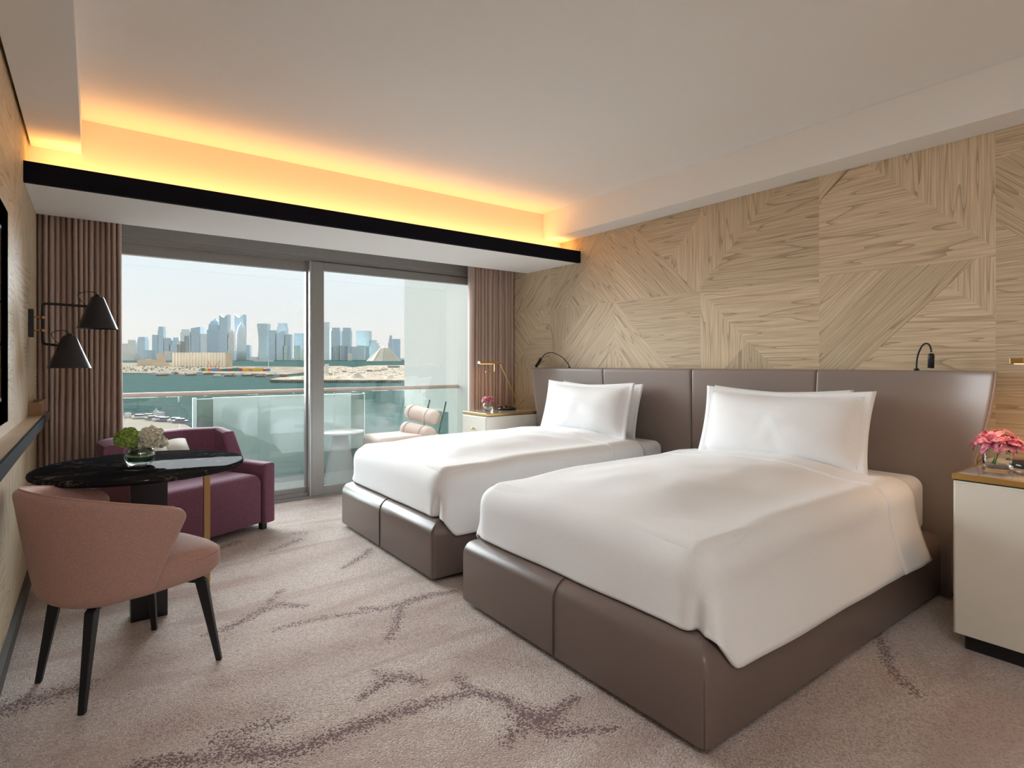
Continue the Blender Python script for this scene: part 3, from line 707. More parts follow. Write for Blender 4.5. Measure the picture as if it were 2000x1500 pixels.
def orchid_vase(c, r, h, label, fl_r, seed, zr=0):
    rr = random.Random(seed); c = Vector(c); t = thing('orchid_vase', label, 'vase', c, zr)
    n = 20
    # squarish tumbler with a thick base
    def ring(rad, z): return [Vector((rad*(abs(cos(a))**.45)*(1 if cos(a) >= 0 else -1)*.86, rad*(abs(sin(a))**.45)*(1 if sin(a) >= 0 else -1)*.86, z)) for a in [2*pi*k/40 for k in range(40)]]
    prof = [(r*.85, 0), (r*.97, .004), (r, .015), (r, h*.84), (r*.93, h*.91), (r*.8, h*.94), (r*.8, h), (r*.74, h), (r*.74, h*.92), (r*.9, h*.84), (r*.9, .022), (r*.5, .016)]
    m = MB(); o = 0; vs = []; 
    for (rad, z) in prof: vs += ring(rad, z)
    fs = [(i*40+k, i*40+(k+1) % 40, (i+1)*40+(k+1) % 40, (i+1)*40+k) for i in range(len(prof)-1) for k in range(40)]
    fs += [tuple(range(40))[::-1], tuple((len(prof)-1)*40+k for k in range(40))]
    m.add(vs, fs); m.build('glass_vase', M_clear, t, smooth=True, world=False)
    s = MB()
    for k in range(4):
        a = rr.uniform(0, 6.28); s.tube([(r*.3*cos(a), r*.3*sin(a), .03), (0, 0, h*.8), (r*.3*cos(a+2), r*.3*sin(a+2), h+.02)], .0035, 6)
    s.build('stem', M_leaf, t, smooth=True, world=False)
    cs = [(0, 0, .03), (-.75, .35, .022), (.7, -.35, .016), (.25, .8, .014), (-.2, -.85, .02), (.75, .5, .02), (-.7, -.5, .016)]
    for k, (a, b, z) in enumerate(cs):
        fc = Vector((a*fl_r*.55, b*fl_r*.55, h+z+.01)); m = MB(); out = Vector((a, b, .8)).normalized()
        q = out.to_track_quat('Z', 'Y')
        for j in range(7):
            an = 2*pi*j/7+rr.uniform(-.25, .25); d = q @ Vector((cos(an), sin(an), rr.uniform(.1, .55)))
            petal(m, fc, d, fl_r*rr.uniform(.45, .62), fl_r*rr.uniform(.11, .15), .45, up=out)
        for j in range(4):
            an = 2*pi*j/4+.4; petal(m, fc, q @ Vector((cos(an)*.6, sin(an)*.6, .9)), fl_r*.33, fl_r*.1, .3, up=out)
        m.build('orchid_bloom', M_orchid, t, smooth=True, solid=.0012, world=False)
    return t
pN = fl(1948, 922, .754); orchid_vase(pN, .058, .098, 'square glass vase of pink orchids on the nightstand at the right edge', .115, 4, .3)
pF = Vector((3.13, 4.60, .754)); orchid_vase(pF, .047, .085, 'small glass vase of pink orchids on the nightstand by the window', .085, 9, .1)
# brass task lamps on the nightstands
def task_lamp(Y, label, ry=0):
    t = thing('task_lamp', label, 'lamp', (3.42, Y, .754))
    m = MB(); m.lathe([(.0, .754), (.085, .754), (.098, .762), (.098, .772), (.08, .786), (.0, .790)], (3.40, Y, 0), 36, cap=False); m.build('base', mat('black_gloss', (.012, .012, .014), .12, coat=.6), t, smooth=True)
    for a in (-.07, -.02, .05): MB().tube([(3.40+a, Y-.05, .780), (3.40+a, Y-.05, .796)], .006, 8).build('control_stud', M_brass, t)
    MB().tube(smoothpath([(3.30, Y, .797), (3.50, Y, .797), (3.53, Y, .80), (3.525, Y, .835), (3.50, Y, .90), (3.315, Y, 1.222)], 2), .0055, 8).build('arm', M_brass, t, smooth=True)
    MB().box(3.06, 3.29, Y-.022, Y+.022, 1.222, 1.245).build('lamp_head', M_brass, t, bevel=.002)
    MB().tube([(3.29, Y, 1.233), (3.32, Y, 1.225)], .004, 8).build('joint', M_black, t)
    if ry == 0: m = MB(); m.box(3.245, 3.253, Y-.004, Y+.004, 1.145, 1.224); m.box(3.14, 3.253, Y-.004, Y+.004, 1.139, 1.147); m.build('finger_pull', M_brass, t)
    MB().box(3.08, 3.22, Y-.012, Y+.012, 1.2195, 1.2222).build('light_strip', mat('warm_led', (1, .8, .5), emit=((1, .62, .3), 3)), t)
    return t
tN = task_lamp(.625, 'brass bar task lamp cropped at the right edge above the near nightstand', 1)
tF = task_lamp(4.66, 'slender brass task lamp with black round base on the nightstand by the window')
for tt, pw in ((tN, 2.2), (tF, .6)):
    lamp('task_lamp_light', 'AREA', (3.17, tt.location.y, 1.215), pw, (1, .58, .28), (0, 0, 0), tt, shape='RECTANGLE', size=.15, size_y=.02)
# ================================================================ TABLE
tb = thing('round_table', 'round black marble table on a dark pedestal and brass leg', 'table', (.199, 3.217, 0))
R = .43
m = MB(); m.lathe([(0, .718), (R-.012, .718), (R-.002, .724), (R, .732), (R-.002, .740), (R-.009, .745), (0, .745)], (.199, 3.217, 0), 96, cap=False)
m.build('tabletop', M_marble, tb, smooth=True)
MB().box(.145, .295, 3.20, 3.30, 0, .718, ).build('pedestal', mat('dark_lacquer', (.018, .018, .022), .3), tb, bevel=.003)
MB().box(.145-.0, .295, 3.195, 3.305, .69, .7175).build('support_plate', M_black, tb)
a = fl(403, 1158)
MB().box(a.x-.014, a.x+.014, a.y-.02, a.y+.02, 0, .718).build('brass_leg', mat('aged_brass', (.42, .26, .12), .35, 1.0), tb, bevel=.002)
MB().box(a.x+.0142, a.x+.0165, a.y-.012, a.y+.012, 0, .716).build('brass_leg_inlay', M_copper, tb)
# hydrangea bowl
hv = fl(274, 908, .745); hv = Vector((hv.x, hv.y, .745))
t = thing('hydrangea_vase', 'round glass bowl of green and white hydrangeas on the black table', 'vase', hv)
m = MB(); pr = [(.030, 0), (.042, .003), (.056, .018), (.063, .040), (.060, .062), (.048, .080), (.044, .088), (.041, .088), (.045, .080), (.057, .062), (.060, .040), (.053, .020), (.035, .008), (.0, .007)]
m.lathe(pr, (0,0,0), 40, cap=False); m.build('glass_bowl', M_vglass, t, smooth=True, world=False)
m = MB(); m.lathe([(0, .009), (.035, .010), (.052, .022), (.0585, .040), (.055, .055), (0, .056)], (0,0,0), 32, cap=False); m.build('water', M_vglass, t, smooth=True, world=False)
rr = random.Random(8); m = MB()
for k in range(6):
    a = k*1.05; m.grid(lambda u, v, a=a, k=k: Vector(((.050+.002*sin(u*9))*cos(a+u*2.6), (.050)*sin(a+u*2.6), .018+.05*v*(.6+.4*sin(u*4+k))+.01*k/6)), 12, 3)
m.build('wrapped_leaf', mat('wrapped_leaf', (.06, .17, .05), .4), t, smooth=True, world=False)
def hyd(c, r, mt, n, seed, name):
    rr = random.Random(seed); m = MB(); c = Vector(c)
    for k in range(n):
        z = 1-2*(k+.5)/n; 
        if z < -.55: continue
        a = k*2.39996; q = sqrt(1-z*z); nrm = Vector((q*cos(a), q*sin(a), z)); p = c+nrm*r*rr.uniform(.86, 1.04)
        qt = (nrm+Vector((rr.uniform(-.4, .4), rr.uniform(-.4, .4), rr.uniform(-.4, .4)))).normalized().to_track_quat('Z', 'Y'); b0 = rr.uniform(0, 1.5)
        for j in range(4):
            an = b0+j*pi/2; d = qt @ Vector((cos(an), sin(an), .3)); petal(m, p, d, r*.26, r*.12, .2, up=qt @ Vector((0, 0, 1)))
    m.lathe([(0, -r*.8), (r*.6, -r*.5), (r*.84, 0), (r*.6, r*.55), (0, r*.8)], c, 16, cap=False)
    m.build(name, mt, t, smooth=False, world=False, fix=False)
hyd((-.048, .01, .125), .050, petalmat('green_hydrangea', (.20, .36, .04), (.40, .52, .12), 60), 130, 1, 'green_hydrangea_head')
hyd((.040, .0, .118), .056, petalmat('white_hydrangea', (.78, .74, .55), (.88, .86, .76), 30), 130, 2, 'white_hydrangea_head')
hyd((.085, -.01, .095), .028, petalmat('white_hydrangea', (.78, .74, .55), (.88, .86, .76), 30), 40, 3, 'small_white_floret_cluster')
# ================================================================ DINING CHAIR (salmon tub)
CF = atan2(.18, .42)
dc = thing('tub_chair', 'salmon pink upholstered tub chair with black metal legs in front of the table', 'chair', (.115, 2.725, 0), CF)
def rimz(ph):  # ph measured from the back direction; 0 back, pi/2.. arms
    k = min(1, abs(ph)/radians(109)); return .775-.115*k**1.7
def phmax(v): return radians(84)+radians(25)*v-radians(9)*max(0, (v-.86)/.14)**2.2
def shell(u, v, inner):
    s = u*2-1; ph = s*phmax(v); z0 = .335+.03*abs(s)**3; zt = rimz(ph)
    z = z0+(zt-z0)*v; k = (z-z0)/.42
    rx = .235+.075*k**.8; ry = .245+.070*k**.8
    e1 = min(1, (1-abs(s))/.06); edge = sqrt(max(0, 1-(1-e1)**2))
    e2 = min(1, (1-v)/.06); edge2 = sqrt(max(0, 1-(1-e2)**2)); e3 = min(1, v/.05); edge3 = sqrt(max(0, 1-(1-e3)**2))
    th = .024*min(edge, edge2, edge3)
    d = (th if not inner else -th)
    if v < .12: rb = (1-v/.12)**2*.05; rx -= rb; ry -= rb
    return Vector((-(rx+d)*cos(ph)-.015, (ry+d)*sin(ph), z))
us = list(1-cos(x) for x in np.linspace(0, pi/2, 8)); n = 57
ul = [0, .004, .012, .022]+list(np.linspace(.03, .97, 50))+[.978, .988, .996, 1]
vl = [0, .008, .02, .035, .05]+list(np.linspace(.08, .92, 22))+[.94, .955, .97, .985, .994, 1]
nu_, nv_ = len(ul), len(vl)
m = MB(); A = [shell(u, v, False) for u in ul for v in vl]; B = [shell(u, v, True) for u in ul for v in vl]
fs = []
for i in range(nu_-1):
    for j in range(nv_-1):
        q = (i*nv_+j, (i+1)*nv_+j, (i+1)*nv_+j+1, i*nv_+j+1); fs += [q, tuple(nu_*nv_+k for k in q[::-1])]
bd = [i*nv_ for i in range(nu_)]+[(nu_-1)*nv_+j for j in range(1, nv_)]+[i*nv_+nv_-1 for i in range(nu_-2, -1, -1)]+[j for j in range(nv_-2, 0, -1)]
for a_, b_ in zip(bd, bd[1:]+bd[:1]): fs.append((a_, b_, nu_*nv_+b_, nu_*nv_+a_))
m.add(A+B, fs); o = m.build('backrest', M_pink, dc, smooth=True, world=False)
bm = bmesh.new(); bm.from_mesh(o.data); bmesh.ops.remove_doubles(bm, verts=bm.verts, dist=1e-5); bm.to_mesh(o.data); bm.free()
m = MB(); m.tube([Vector(shell(u, .9999, False))+Vector((0, 0, .001)) for u in np.linspace(.02, .98, 60)], .0025, 6); m.build('rim_seam', mat('salmon_piping', (.60, .36, .29), .9), dc, smooth=True, world=False)
# seat cushion
def seat_out(a):   # plan outline, forward = +x
    c_, s_ = cos(a), sin(a); ex = .55
    return (.045+.258*(abs(c_)**ex)*(1 if c_ > 0 else -1)*(1 if c_ > 0 else .86), .238*(abs(s_)**ex)*(1 if s_ > 0 else -1))
m = MB(); NA = 56; lay = [(.0, .345), (.80, .345), (.90, .352), (.97, .372), (1.0, .398), (.995, .425), (.97, .445), (.90, .460), (.75, .468), (.4, .472), (0.0, .474)]
vs = []
for (k, z) in lay:
    for i in range(NA):
        x, y = seat_out(2*pi*i/NA); vs.append(Vector((.045+(x-.045)*max(k, .001), y*max(k, .001), z)))
m.add(vs, [(i*NA+j, i*NA+(j+1) % NA, (i+1)*NA+(j+1) % NA, (i+1)*NA+j) for i in range(len(lay)-1) for j in range(NA)])
m.build('seat', M_pink, dc, smooth=True, world=False)
m = MB(); m.tube([Vector((.045+(seat_out(a)[0]-.045)*.985, seat_out(a)[1]*.985, .440)) for a in np.linspace(-pi/2, pi/2, 40)], .002, 6); m.build('seat_seam', MATS['salmon_piping'], dc, smooth=True, world=False)
Rl = Matrix.Rotation(-CF, 3, 'Z')
for (px, py) in ((75, 1333), (160, 1395), (428, 1288), (302, 1230)):
    g = fl(px, py); l = Rl @ (g-Vector((.115, 2.725, 0))); d = Vector((l.x, l.y, 0)).normalized()
    top = Vector((l.x*.80, l.y*.80, .335)); foot = Vector((l.x, l.y, 0)); inn = Vector((l.x*.40, l.y*.40, .350))
    m = MB(); tw = d.cross(Vector((0, 0, 1)))
    P = [(foot, .011, .010), (foot*.5+top*.5, .013, .015), (top, .016, .021), (top+Vector((0, 0, .012))-d*.02, .016, .016)]
    vs = []
    for (p, a_, b_) in P:
        vs += [p+tw*a_+d*b_, p-tw*a_+d*b_, p-tw*a_-d*b_, p+tw*a_-d*b_]
    m.add(vs, [(i*4+k, i*4+(k+1) % 4, (i+1)*4+(k+1) % 4, (i+1)*4+k) for i in range(3) for k in range(4)]+[(3, 2, 1, 0), (12, 13, 14, 15)])
    q = [top+Vector((0, 0, .0)), inn]
    vs = []
    for p, hgt in ((q[0]-d*.01, .018), (q[1], .010)): vs += [p+tw*.013+Vector((0, 0, .008)), p-tw*.013+Vector((0, 0, .008)), p-tw*.013-Vector((0, 0, hgt-.008)), p+tw*.013-Vector((0, 0, hgt-.008))]
    m.add(vs, [(k, (k+1) % 4, 4+(k+1) % 4, 4+k) for k in range(4)]+[(3, 2, 1, 0), (4, 5, 6, 7)])
    m.build('leg', M_black, dc, bevel=.003, world=False)
# ================================================================ PLUM ARMCHAIR
ang = radians(27)
ac = thing('plum_armchair', 'low plum upholstered armchair with angular back between table and window', 'armchair', (.53, 4.57, 0), ang)
def wallpoly(out, th, hs, name, top_r=.03):
    # upholstered wall following a plan polyline, rounded top
    m = MB(); n = len(out); O = [Vector((x, y, 0)) for x, y in out]; nr = []
    for i in range(n):
        d1_ = (O[i]-O[i-1]).normalized() if i else (O[1]-O[0]).normalized(); d2_ = (O[i+1]-O[i]).normalized() if i < n-1 else d1_
        tt = (d1_+d2_).normalized(); nn = Vector((-tt.y, tt.x, 0)); nr.append(nn/max(.6, nn.dot(Vector((-d1_.y, d1_.x, 0)))))
    vs = []; prof = None
    for i in range(n):
        h_ = hs[i]; r = .028
        pr = [(0, .05), (0, h_-r), (r*.3, h_-r*.3), (r, h_), (th-r, h_), (th-r*.3, h_-r*.3), (th, h_-r), (th, .05)]
        for (a_, z) in pr: vs.append(O[i]-nr[i]*a_+Vector((0, 0, z)))
    K = 8
    m.add(vs, [(i*K+k, i*K+(k+1) % K, (i+1)*K+(k+1) % K, (i+1)*K+k) for i in range(n-1) for k in range(K)]+[tuple(range(K))[::-1], tuple((n-1)*K+k for k in range(K))])
    return m
wallpoly([(-.50, .06), (-.50, .15), (-.47, .19), (-.23, .36), (-.19, .375), (.17, .375), (.215, .36), (.41, .20), (.43, .16), (.44, .06), (.445, -.02)], .12, [.70, .725, .73, .73, .73, .73, .73, .73, .725, .70, .53], 'b').build('backrest', M_purple, ac, smooth=True, bevel=.012, world=False)
for sg in (-1, 1):
    x0 = -.50 if sg < 0 else .345
    rbox(x0, x0+.10, -.38, .10, .05, .49, .022, .02).build('armrest', M_purple, ac, smooth=True, world=False)
rbox(-.395, .34, -.365, .27, .06, .42, .07, .03).build('seat', M_purple, ac, smooth=True, world=False)
for (x, y) in ((-.42, -.32), (.38, -.32), (-.38, .2), (.35, .2)): MB().box(x-.02, x+.02, y-.02, y+.02, 0, .062).build('foot', M_black, ac, world=False)
# magazine/white cushion corner lying on the armchair seat back, seen beyond the table
bk = thing('open_book', 'pale open book resting against the plum armchair back behind the vase', 'book', (.42, 4.62, .56), radians(25))
Mb = Matrix.Translation((.44, 4.66, .575)) @ Matrix.Rotation(radians(27), 4, 'Z') @ Matrix.Rotation(radians(58), 4, 'X')
def bpage(sg):
    m = MB(); m.grid(lambda u, v: Mb @ Vector((sg*u*.15, (v-.5)*.22, .02*sin(pi*u)**.8)), 10, 2); return m
bpage(1).build('page_block', mat('page', (.78, .74, .66), .7), bk, smooth=True, solid=.012)
bpage(-1).build('page_block', mat('page', (.78, .74, .66), .7), bk, smooth=True, solid=.012)
MB().box(-.155, .155, -.115, .115, -.012, -.007, Mb).build('cover', mat('gold_cover', (.60, .42, .14), .4), bk)
# ================================================================ WALL LAMP (twin arm sconce)
wl = thing('wall_lamp', 'black twin-arm wall lamp with two cone shades in front of the left curtain', 'wall lamp', (XL, 4.25, 1.455))
MB().box(XL, XL+.022, 4.215, 4.285, 1.375, 1.535).build('backplate', M_black, wl, bevel=.003)
sxp = XL+.062
for z in (1.49, 1.415):
    MB().tube([(XL+.02, 4.25, z), (sxp, 4.25, z)], .004, 8).build('brass_pin', M_copper, wl)
    MB().tube([(sxp, 4.25, z-.008), (sxp, 4.25, z+.008)], .012, 14).build('brass_collar', M_copper, wl, smooth=True)
MB().tube(smoothpath([(sxp, 4.25, 1.44), (sxp, 4.25, 1.555), (sxp+.005, 4.25, 1.57), (sxp+.03, 4.25, 1.572), (-.02, 4.25, 1.567)], 2), .0075, 10).build('upper_arm', M_black, wl, smooth=True)
yb = 4.20
MB().tube(smoothpath([(sxp, 4.25, 1.45), (sxp, 4.25, 1.345), (sxp+.008, 4.245, 1.335), (-.135, 4.14, 1.325)], 2), .0075, 10).build('lower_arm', M_black, wl, smooth=True)
M_shade = mat('shade_black', (.016, .016, .024), .32, var=(4, .2))
for (cx, cy, zt, zb_, cord) in ((.026, 4.25, 1.625, 1.434, (-.045, 1.575)), (-.105, 4.12, 1.380, 1.197, (-.16, 1.33))):
    m = MB(); m.lathe([(.0, zt+.003), (.028, zt+.002), (.033, zt-.004), (.102, zb_), (.099, zb_), (.030, zt-.008), (0, zt-.006)], (cx, cy, 0), 40, cap=False)
    s = m.build('lamp_shade', M_shade, wl, smooth=True)
    mod = s.modifiers.new('e', 'EDGE_SPLIT'); mod.split_angle = radians(35)
    MB().lathe([(.014, zt), (.014, zt+.012), (.006, zt+.016)], (cx, cy, 0), 14).build('cap', M_black, wl, smooth=True)
    MB().tube(smoothpath([(cx, cy, zt+.012), (cx-.01, cy, zt+.032), (cx-.06, cy, zt+.030), (cord[0]-.03, cy, zt+.012), (cord[0]-.01, cy, (zt+cord[1])/2), (cord[0]+.012, cy, cord[1])], 3), .0022, 6).build('cord', M_black, wl, smooth=True)
# ================================================================ TV + LEDGE on the left wall
struct(MB().box(XL-.10, XL-.07, 1.5, 3.24, .99, 1.86).build('trim_8', M_wooded))
m = MB(); m.box(XL-.08, XL, 3.24, 3.256, .97, 1.88); m.box(XL-.08, XL, 1.48, 3.25, 1.86, 1.876); m.box(XL-.08, XL, 1.48, 3.25, .974, .99)
struct(m.build('trim_9', M_wooded))
tv = thing('television', 'black flat television recessed in the left wall, cropped at the left edge', 'television', (XL-.03, 2.4, 1.08))
MB().box(XL-.06, XL-.012, 1.62, 3.165, 1.06, 1.80).build('casing', mat('tv_casing', (.012, .012, .014), .4), tv, bevel=.006)
MB().box(XL-.0125, XL-.0105, 1.64, 3.145, 1.08, 1.78).build('screen', mat('tv_screen', (.01, .014, .016), .05, coat=1), tv)
MB().box(XL-.07, XL-.055, 2.2, 2.6, 1.3, 1.5).build('bracket', M_black, tv)
sh = thing('wall_shelf', 'narrow wooden wall ledge with black front edge below the television', 'shelf', (XL, 3.4, .90))
MB().box(XL, -.222, .9, 4.60, .885, .925).build('shelf_board', mat('shelf_oak', (.50, .37, .24), .45, var=(8, .15)), sh)
MB().box(-.2215, -.212, .9, 4.15, .880, .930).build('front_edge', M_blackband, sh)
MB().box(-.2215, -.212, 4.15, 4.60, .880, .930).build('front_edge_end', mat('bronze_edge', (.23, .18, .15), .25, .8), sh)
bx = thing('wooden_tray', 'small upright wooden tray at the window end of the wall ledge', 'tray', (XL+.03, 4.4, .925))
m = MB(); m.box(XL+.002, XL+.058, 4.20, 4.21, .9255, 1.0); m.box(XL+.002, XL+.058, 4.57, 4.58, .9255, 1.0); m.box(XL+.05, XL+.058, 4.21, 4.57, .9255, 1.0); m.box(XL+.002, XL+.05, 4.21, 4.57, .9255, .935)
m.build('tray_body', M_wooded, bx)
MB().box(XL+.048, XL+.060, 4.20, 4.58, 1.0, 1.004).build('brass_rim', M_brass, bx)

# ================================================================ BALCONY
YR = 6.2
struct(MB().box(-1.6, 3.95, 5.34, 6.45, -.14, -.02).build('balcony_floor', M_tile))
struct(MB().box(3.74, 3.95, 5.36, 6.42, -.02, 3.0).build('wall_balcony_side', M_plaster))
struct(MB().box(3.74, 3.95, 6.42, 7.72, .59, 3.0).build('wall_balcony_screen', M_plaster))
rl = thing('balcony_railing', 'glass balcony railing with brown timber handrail outside the window', 'railing', (1.2, YR, -.02))
MB().tube([(-1.6, YR-.02, .935), (3.74, YR-.02, .935)], .022, 12).build('handrail', mat('brown_rail', (.42, .30, .24), .45, var=(8, .15)), rl, smooth=True)
for (x0, x1) in ((-1.6, .66), (.675, 2.15), (2.165, 3.745)):
    MB().box(x0, x1, YR, YR+.012, -.02, .91).build('glass_panel', M_rglass, rl)
MB().box(-1.6, 3.74, YR-.01, YR+.03, -.02, .03).build('base_channel', M_aluL, rl)
for x in (.66, 2.15, 3.2):
    m = MB(); m.tube([(x, YR-.02, .92), (x, YR-.01, .86), (x, YR+.006, .86)], .006, 8); m.build('handrail_bracket', M_aluL, rl, smooth=True)
pp = thing('privacy_panel', 'pale frosted screen behind the balcony glass with darker ends', 'privacy panel', (1.6, 6.33, -.02))
xa = onY(376, 778, 6.3).x; xb = onY(416, 778, 6.3).x; xc = onY(685, 778, 6.3).x; xd = onY(712, 778, 6.3).x; zt = onY(376, 778, 6.3).z
MB().box(xb, xc, 6.29, 6.33, -.02, zt).build('frosted_sheet', M_frost, pp, bevel=.002)
MB().box(xa+.035, xb, 6.295, 6.325, -.02, zt-.01).build('dark_end', M_dglass, pp); MB().box(xc, xd-.012, 6.295, 6.325, -.02, zt-.01).build('dark_end', M_dglass, pp)
MB().box(xa, xa+.035, 6.285, 6.33, -.02, zt+.003).build('pale_edge', M_frost, pp); MB().box(xd-.012, xd, 6.285, 6.33, -.02, zt+.003).build('pale_edge', M_frost, pp)
# outdoor table
tc_ = onY(665, 842, 5.80)
ot = thing('side_table', 'round marble topped side table on the balcony', 'side table', (tc_.x, 5.80, -.02))
MB().lathe([(0, tc_.z-.02), (.22, tc_.z-.02), (.235, tc_.z-.008), (.235, tc_.z), (0, tc_.z)], (tc_.x, 5.80, 0), 48, cap=False).build('tabletop', mat('pale_marble', (.62, .60, .55), .3, var=(8, .15)), ot, smooth=True)
MB().lathe([(.17, -.02), (.165, .0), (.12, .25), (.07, tc_.z-.02)], (tc_.x, 5.80, 0), 32).build('cone_base', mat('pale_stone', (.36, .38, .37), .6), ot, smooth=True)
# outdoor lounge chair with two bolsters
cx_ = onY(800, 860, 5.72)
lc = thing('lounge_chair', 'pale pink balcony lounge chair with two strapped bolster back cushions', 'lounge chair', (2.95, 5.72, -.02))
rbox(2.36, 3.10, 5.45, 5.95, .22, onY(735, 853, 5.6).z, .05, .06).build('seat_cushion', M_chairout, lc, smooth=True)
def bolster(pL, pR, r):
    a, b = Vector(pL), Vector(pR); ax = (b-a).normalized(); m = MB(); L = (b-a).length
    pr = [(0, 0), (.7*r, .004), (.93*r, .02), (r, .05), (r, L-.05), (.93*r, L-.02), (.7*r, L-.004), (0, L)]
    q = ax.to_track_quat('Z', 'Y').to_matrix().to_4x4(); m.lathe(pr, (0,0,0), 28, M=q, cap=False); m.v = [tuple(Vector(p)+a) for p in m.v]
    o = m.build('bolster_cushion', M_chairout, lc, smooth=True)
    for f in (.16, .72):
        s = MB(); s.lathe([(r*1.0, L*f), (r*1.03, L*f), (r*1.03, L*f+.022), (r*1.0, L*f+.022)], (0,0,0), 28, M=q, cap=False); s.v = [tuple(Vector(p)+a) for p in s.v]
        k = s.build('strap', M_strap, o, smooth=True, world=False)
    return o
bolster(onY(798, 803, 5.95), onY(853, 817, 5.50), .084)
bolster(onY(790, 837, 5.90), onY(843, 850, 5.44), .088)
for Y_ in (5.50, 5.88):
    MB().tube([(2.45, Y_, -.02), (2.50, Y_, .22)], .012, 8).build('front_leg', mat('green_metal', (.03, .07, .055), .4), lc, smooth=True)
    m = MB(); m.tube([(3.05, Y_, -.02), (3.02, Y_, .25), (3.12, Y_, .60), (3.17, Y_, .80)], .012, 8)
    m.build('side_frame', mat('green_metal', (.03, .07, .055), .4), lc, smooth=True)
# ================================================================ OUTSIDE: sea, land, skyline
OH = 697.0; HC = 20.0; TILT = (HY-OH)/FPX     # sea level 20 m below the eye; ground surface rises very slightly inland
def og(x, y, up=0):
    D = HC*FPX/(y-OH); dx, dy = dr(x); return Vector((dx*D, dy*D, CH-HC+TILT*D+up)), D
def quadland(mb, pts, up, thick=1.0):
    n = len(pts); q = [og(x, y, up)[0] for x, y in pts]
    mb.add(q+[p-Vector((0, 0, thick)) for p in q], [tuple(range(n)), tuple(range(n, 2*n))[::-1]]+[(i, n+i, n+(i+1) % n, (i+1) % n) for i in range(n)])
def sea_mat():
    m = mat('sea', (.11, .22, .20), .9, spec=.0); N = m.node_tree.nodes; L = m.node_tree.links; b = N['Principled BSDF']
    t = N.new('ShaderNodeTexCoord'); mp = N.new('ShaderNodeMapping'); mp.inputs['Rotation'].default_value = (0, 0, HEAD); mp.inputs['Scale'].default_value = (1, 1, 1); L.new(t.outputs['Object'], mp.inputs[0])
    n = N.new('ShaderNodeTexNoise'); n.inputs['Scale'].default_value = .35; n.inputs['Detail'].default_value = 8; n.inputs['Roughness'].default_value = .7; L.new(mp.outputs[0], n.inputs[0])
    r = N.new('ShaderNodeValToRGB'); r.color_ramp.elements[0].position = .36; r.color_ramp.elements[0].color = (.018, .052, .046, 1); r.color_ramp.elements[1].position = .66; r.color_ramp.elements[1].color = (.075, .12, .115, 1)
    L.new(n.outputs[0], r.inputs[0]); L.new(r.outputs[0], b.inputs['Base Color'])
    bp = N.new('ShaderNodeBump'); bp.inputs['Strength'].default_value = .35; bp.inputs['Distance'].default_value = .6; L.new(n.outputs[0], bp.inputs['Height']); L.new(bp.outputs[0], b.inputs['Normal'])
    return m
m = MB(); q = [og(-600, 1100)[0], og(1900, 1100)[0], og(1900, 700)[0], og(-600, 700)[0]]; m.add(q, [(0, 1, 2, 3)])
sea = m.build('sea', sea_mat(), fix=False); tag(sea, 'wide green-blue bay water between the hotel and the far city', 'sea', kind='stuff')
def sandm(name, c1, c2, sc):
    m = mat(name, c1, .9, spec=0); N = m.node_tree.nodes; L = m.node_tree.links
    t = N.new('ShaderNodeTexCoord'); n = N.new('ShaderNodeTexNoise'); n.inputs['Scale'].default_value = sc; n.inputs['Detail'].default_value = 6; n.inputs['Roughness'].default_value = .75; L.new(t.outputs['Object'], n.inputs[0])
    r = N.new('ShaderNodeValToRGB'); r.color_ramp.elements[0].position = .42; r.color_ramp.elements[0].color = (*c2, 1); r.color_ramp.elements[1].position = .56; r.color_ramp.elements[1].color = (*c1, 1)
    L.new(n.outputs[0], r.inputs[0]); L.new(r.outputs[0], N['Principled BSDF'].inputs['Base Color']); return m
M_sand = sandm('sand_yard', (.34, .29, .23), (.15, .12, .09), .06); M_jet = sandm('jetty_sand', (.46, .39, .31), (.22, .17, .13), .09)
M_shore = mat('far_shore', (.14, .16, .15), .9, spec=0, var=(.02, .1))
M_sandL = mat('sand', (.34, .29, .23), .9, spec=0, var=(.1, .12))
m = MB(); quadland(m, [(-300, 704.2), (1300, 704.2), (1300, 700.8), (-300, 700.8)], 1.5, 2); struct(m.build('ground_city', M_shore))
m = MB(); quadland(m, [(60, 729), (238, 729.5), (300, 730), (470, 731), (560, 733), (604, 728), (640, 727), (640, 718.5), (560, 717), (450, 716), (441, 709), (60, 709)], 1.0, 3); struct(m.build('ground_port', M_sand))
m = MB(); quadland(m, [(526, 745), (800, 746), (830, 746), (830, 714), (720, 715), (690, 719), (665, 716), (630, 717), (600, 726), (604, 736), (540, 741)], 1.5, 4); struct(m.build('ground_jetty', M_jet))
m = MB(); quadland(m, [(60, 812), (237, 817), (300, 827), (362, 836), (375, 843), (375, 990), (60, 990)], 1.0, 3); struct(m.build('ground_quay', M_sandL))
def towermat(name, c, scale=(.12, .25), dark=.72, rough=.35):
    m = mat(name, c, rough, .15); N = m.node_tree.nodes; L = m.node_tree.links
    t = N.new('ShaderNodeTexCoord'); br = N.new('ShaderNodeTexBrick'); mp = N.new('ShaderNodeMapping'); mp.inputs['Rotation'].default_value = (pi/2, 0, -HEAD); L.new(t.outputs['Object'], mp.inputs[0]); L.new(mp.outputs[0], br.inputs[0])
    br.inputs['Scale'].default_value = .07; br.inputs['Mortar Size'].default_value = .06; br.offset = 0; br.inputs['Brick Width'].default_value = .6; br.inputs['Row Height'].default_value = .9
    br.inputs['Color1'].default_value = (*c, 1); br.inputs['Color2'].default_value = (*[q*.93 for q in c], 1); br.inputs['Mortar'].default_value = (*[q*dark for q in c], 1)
    L.new(br.outputs[0], N['Principled BSDF'].inputs['Base Color']); return m
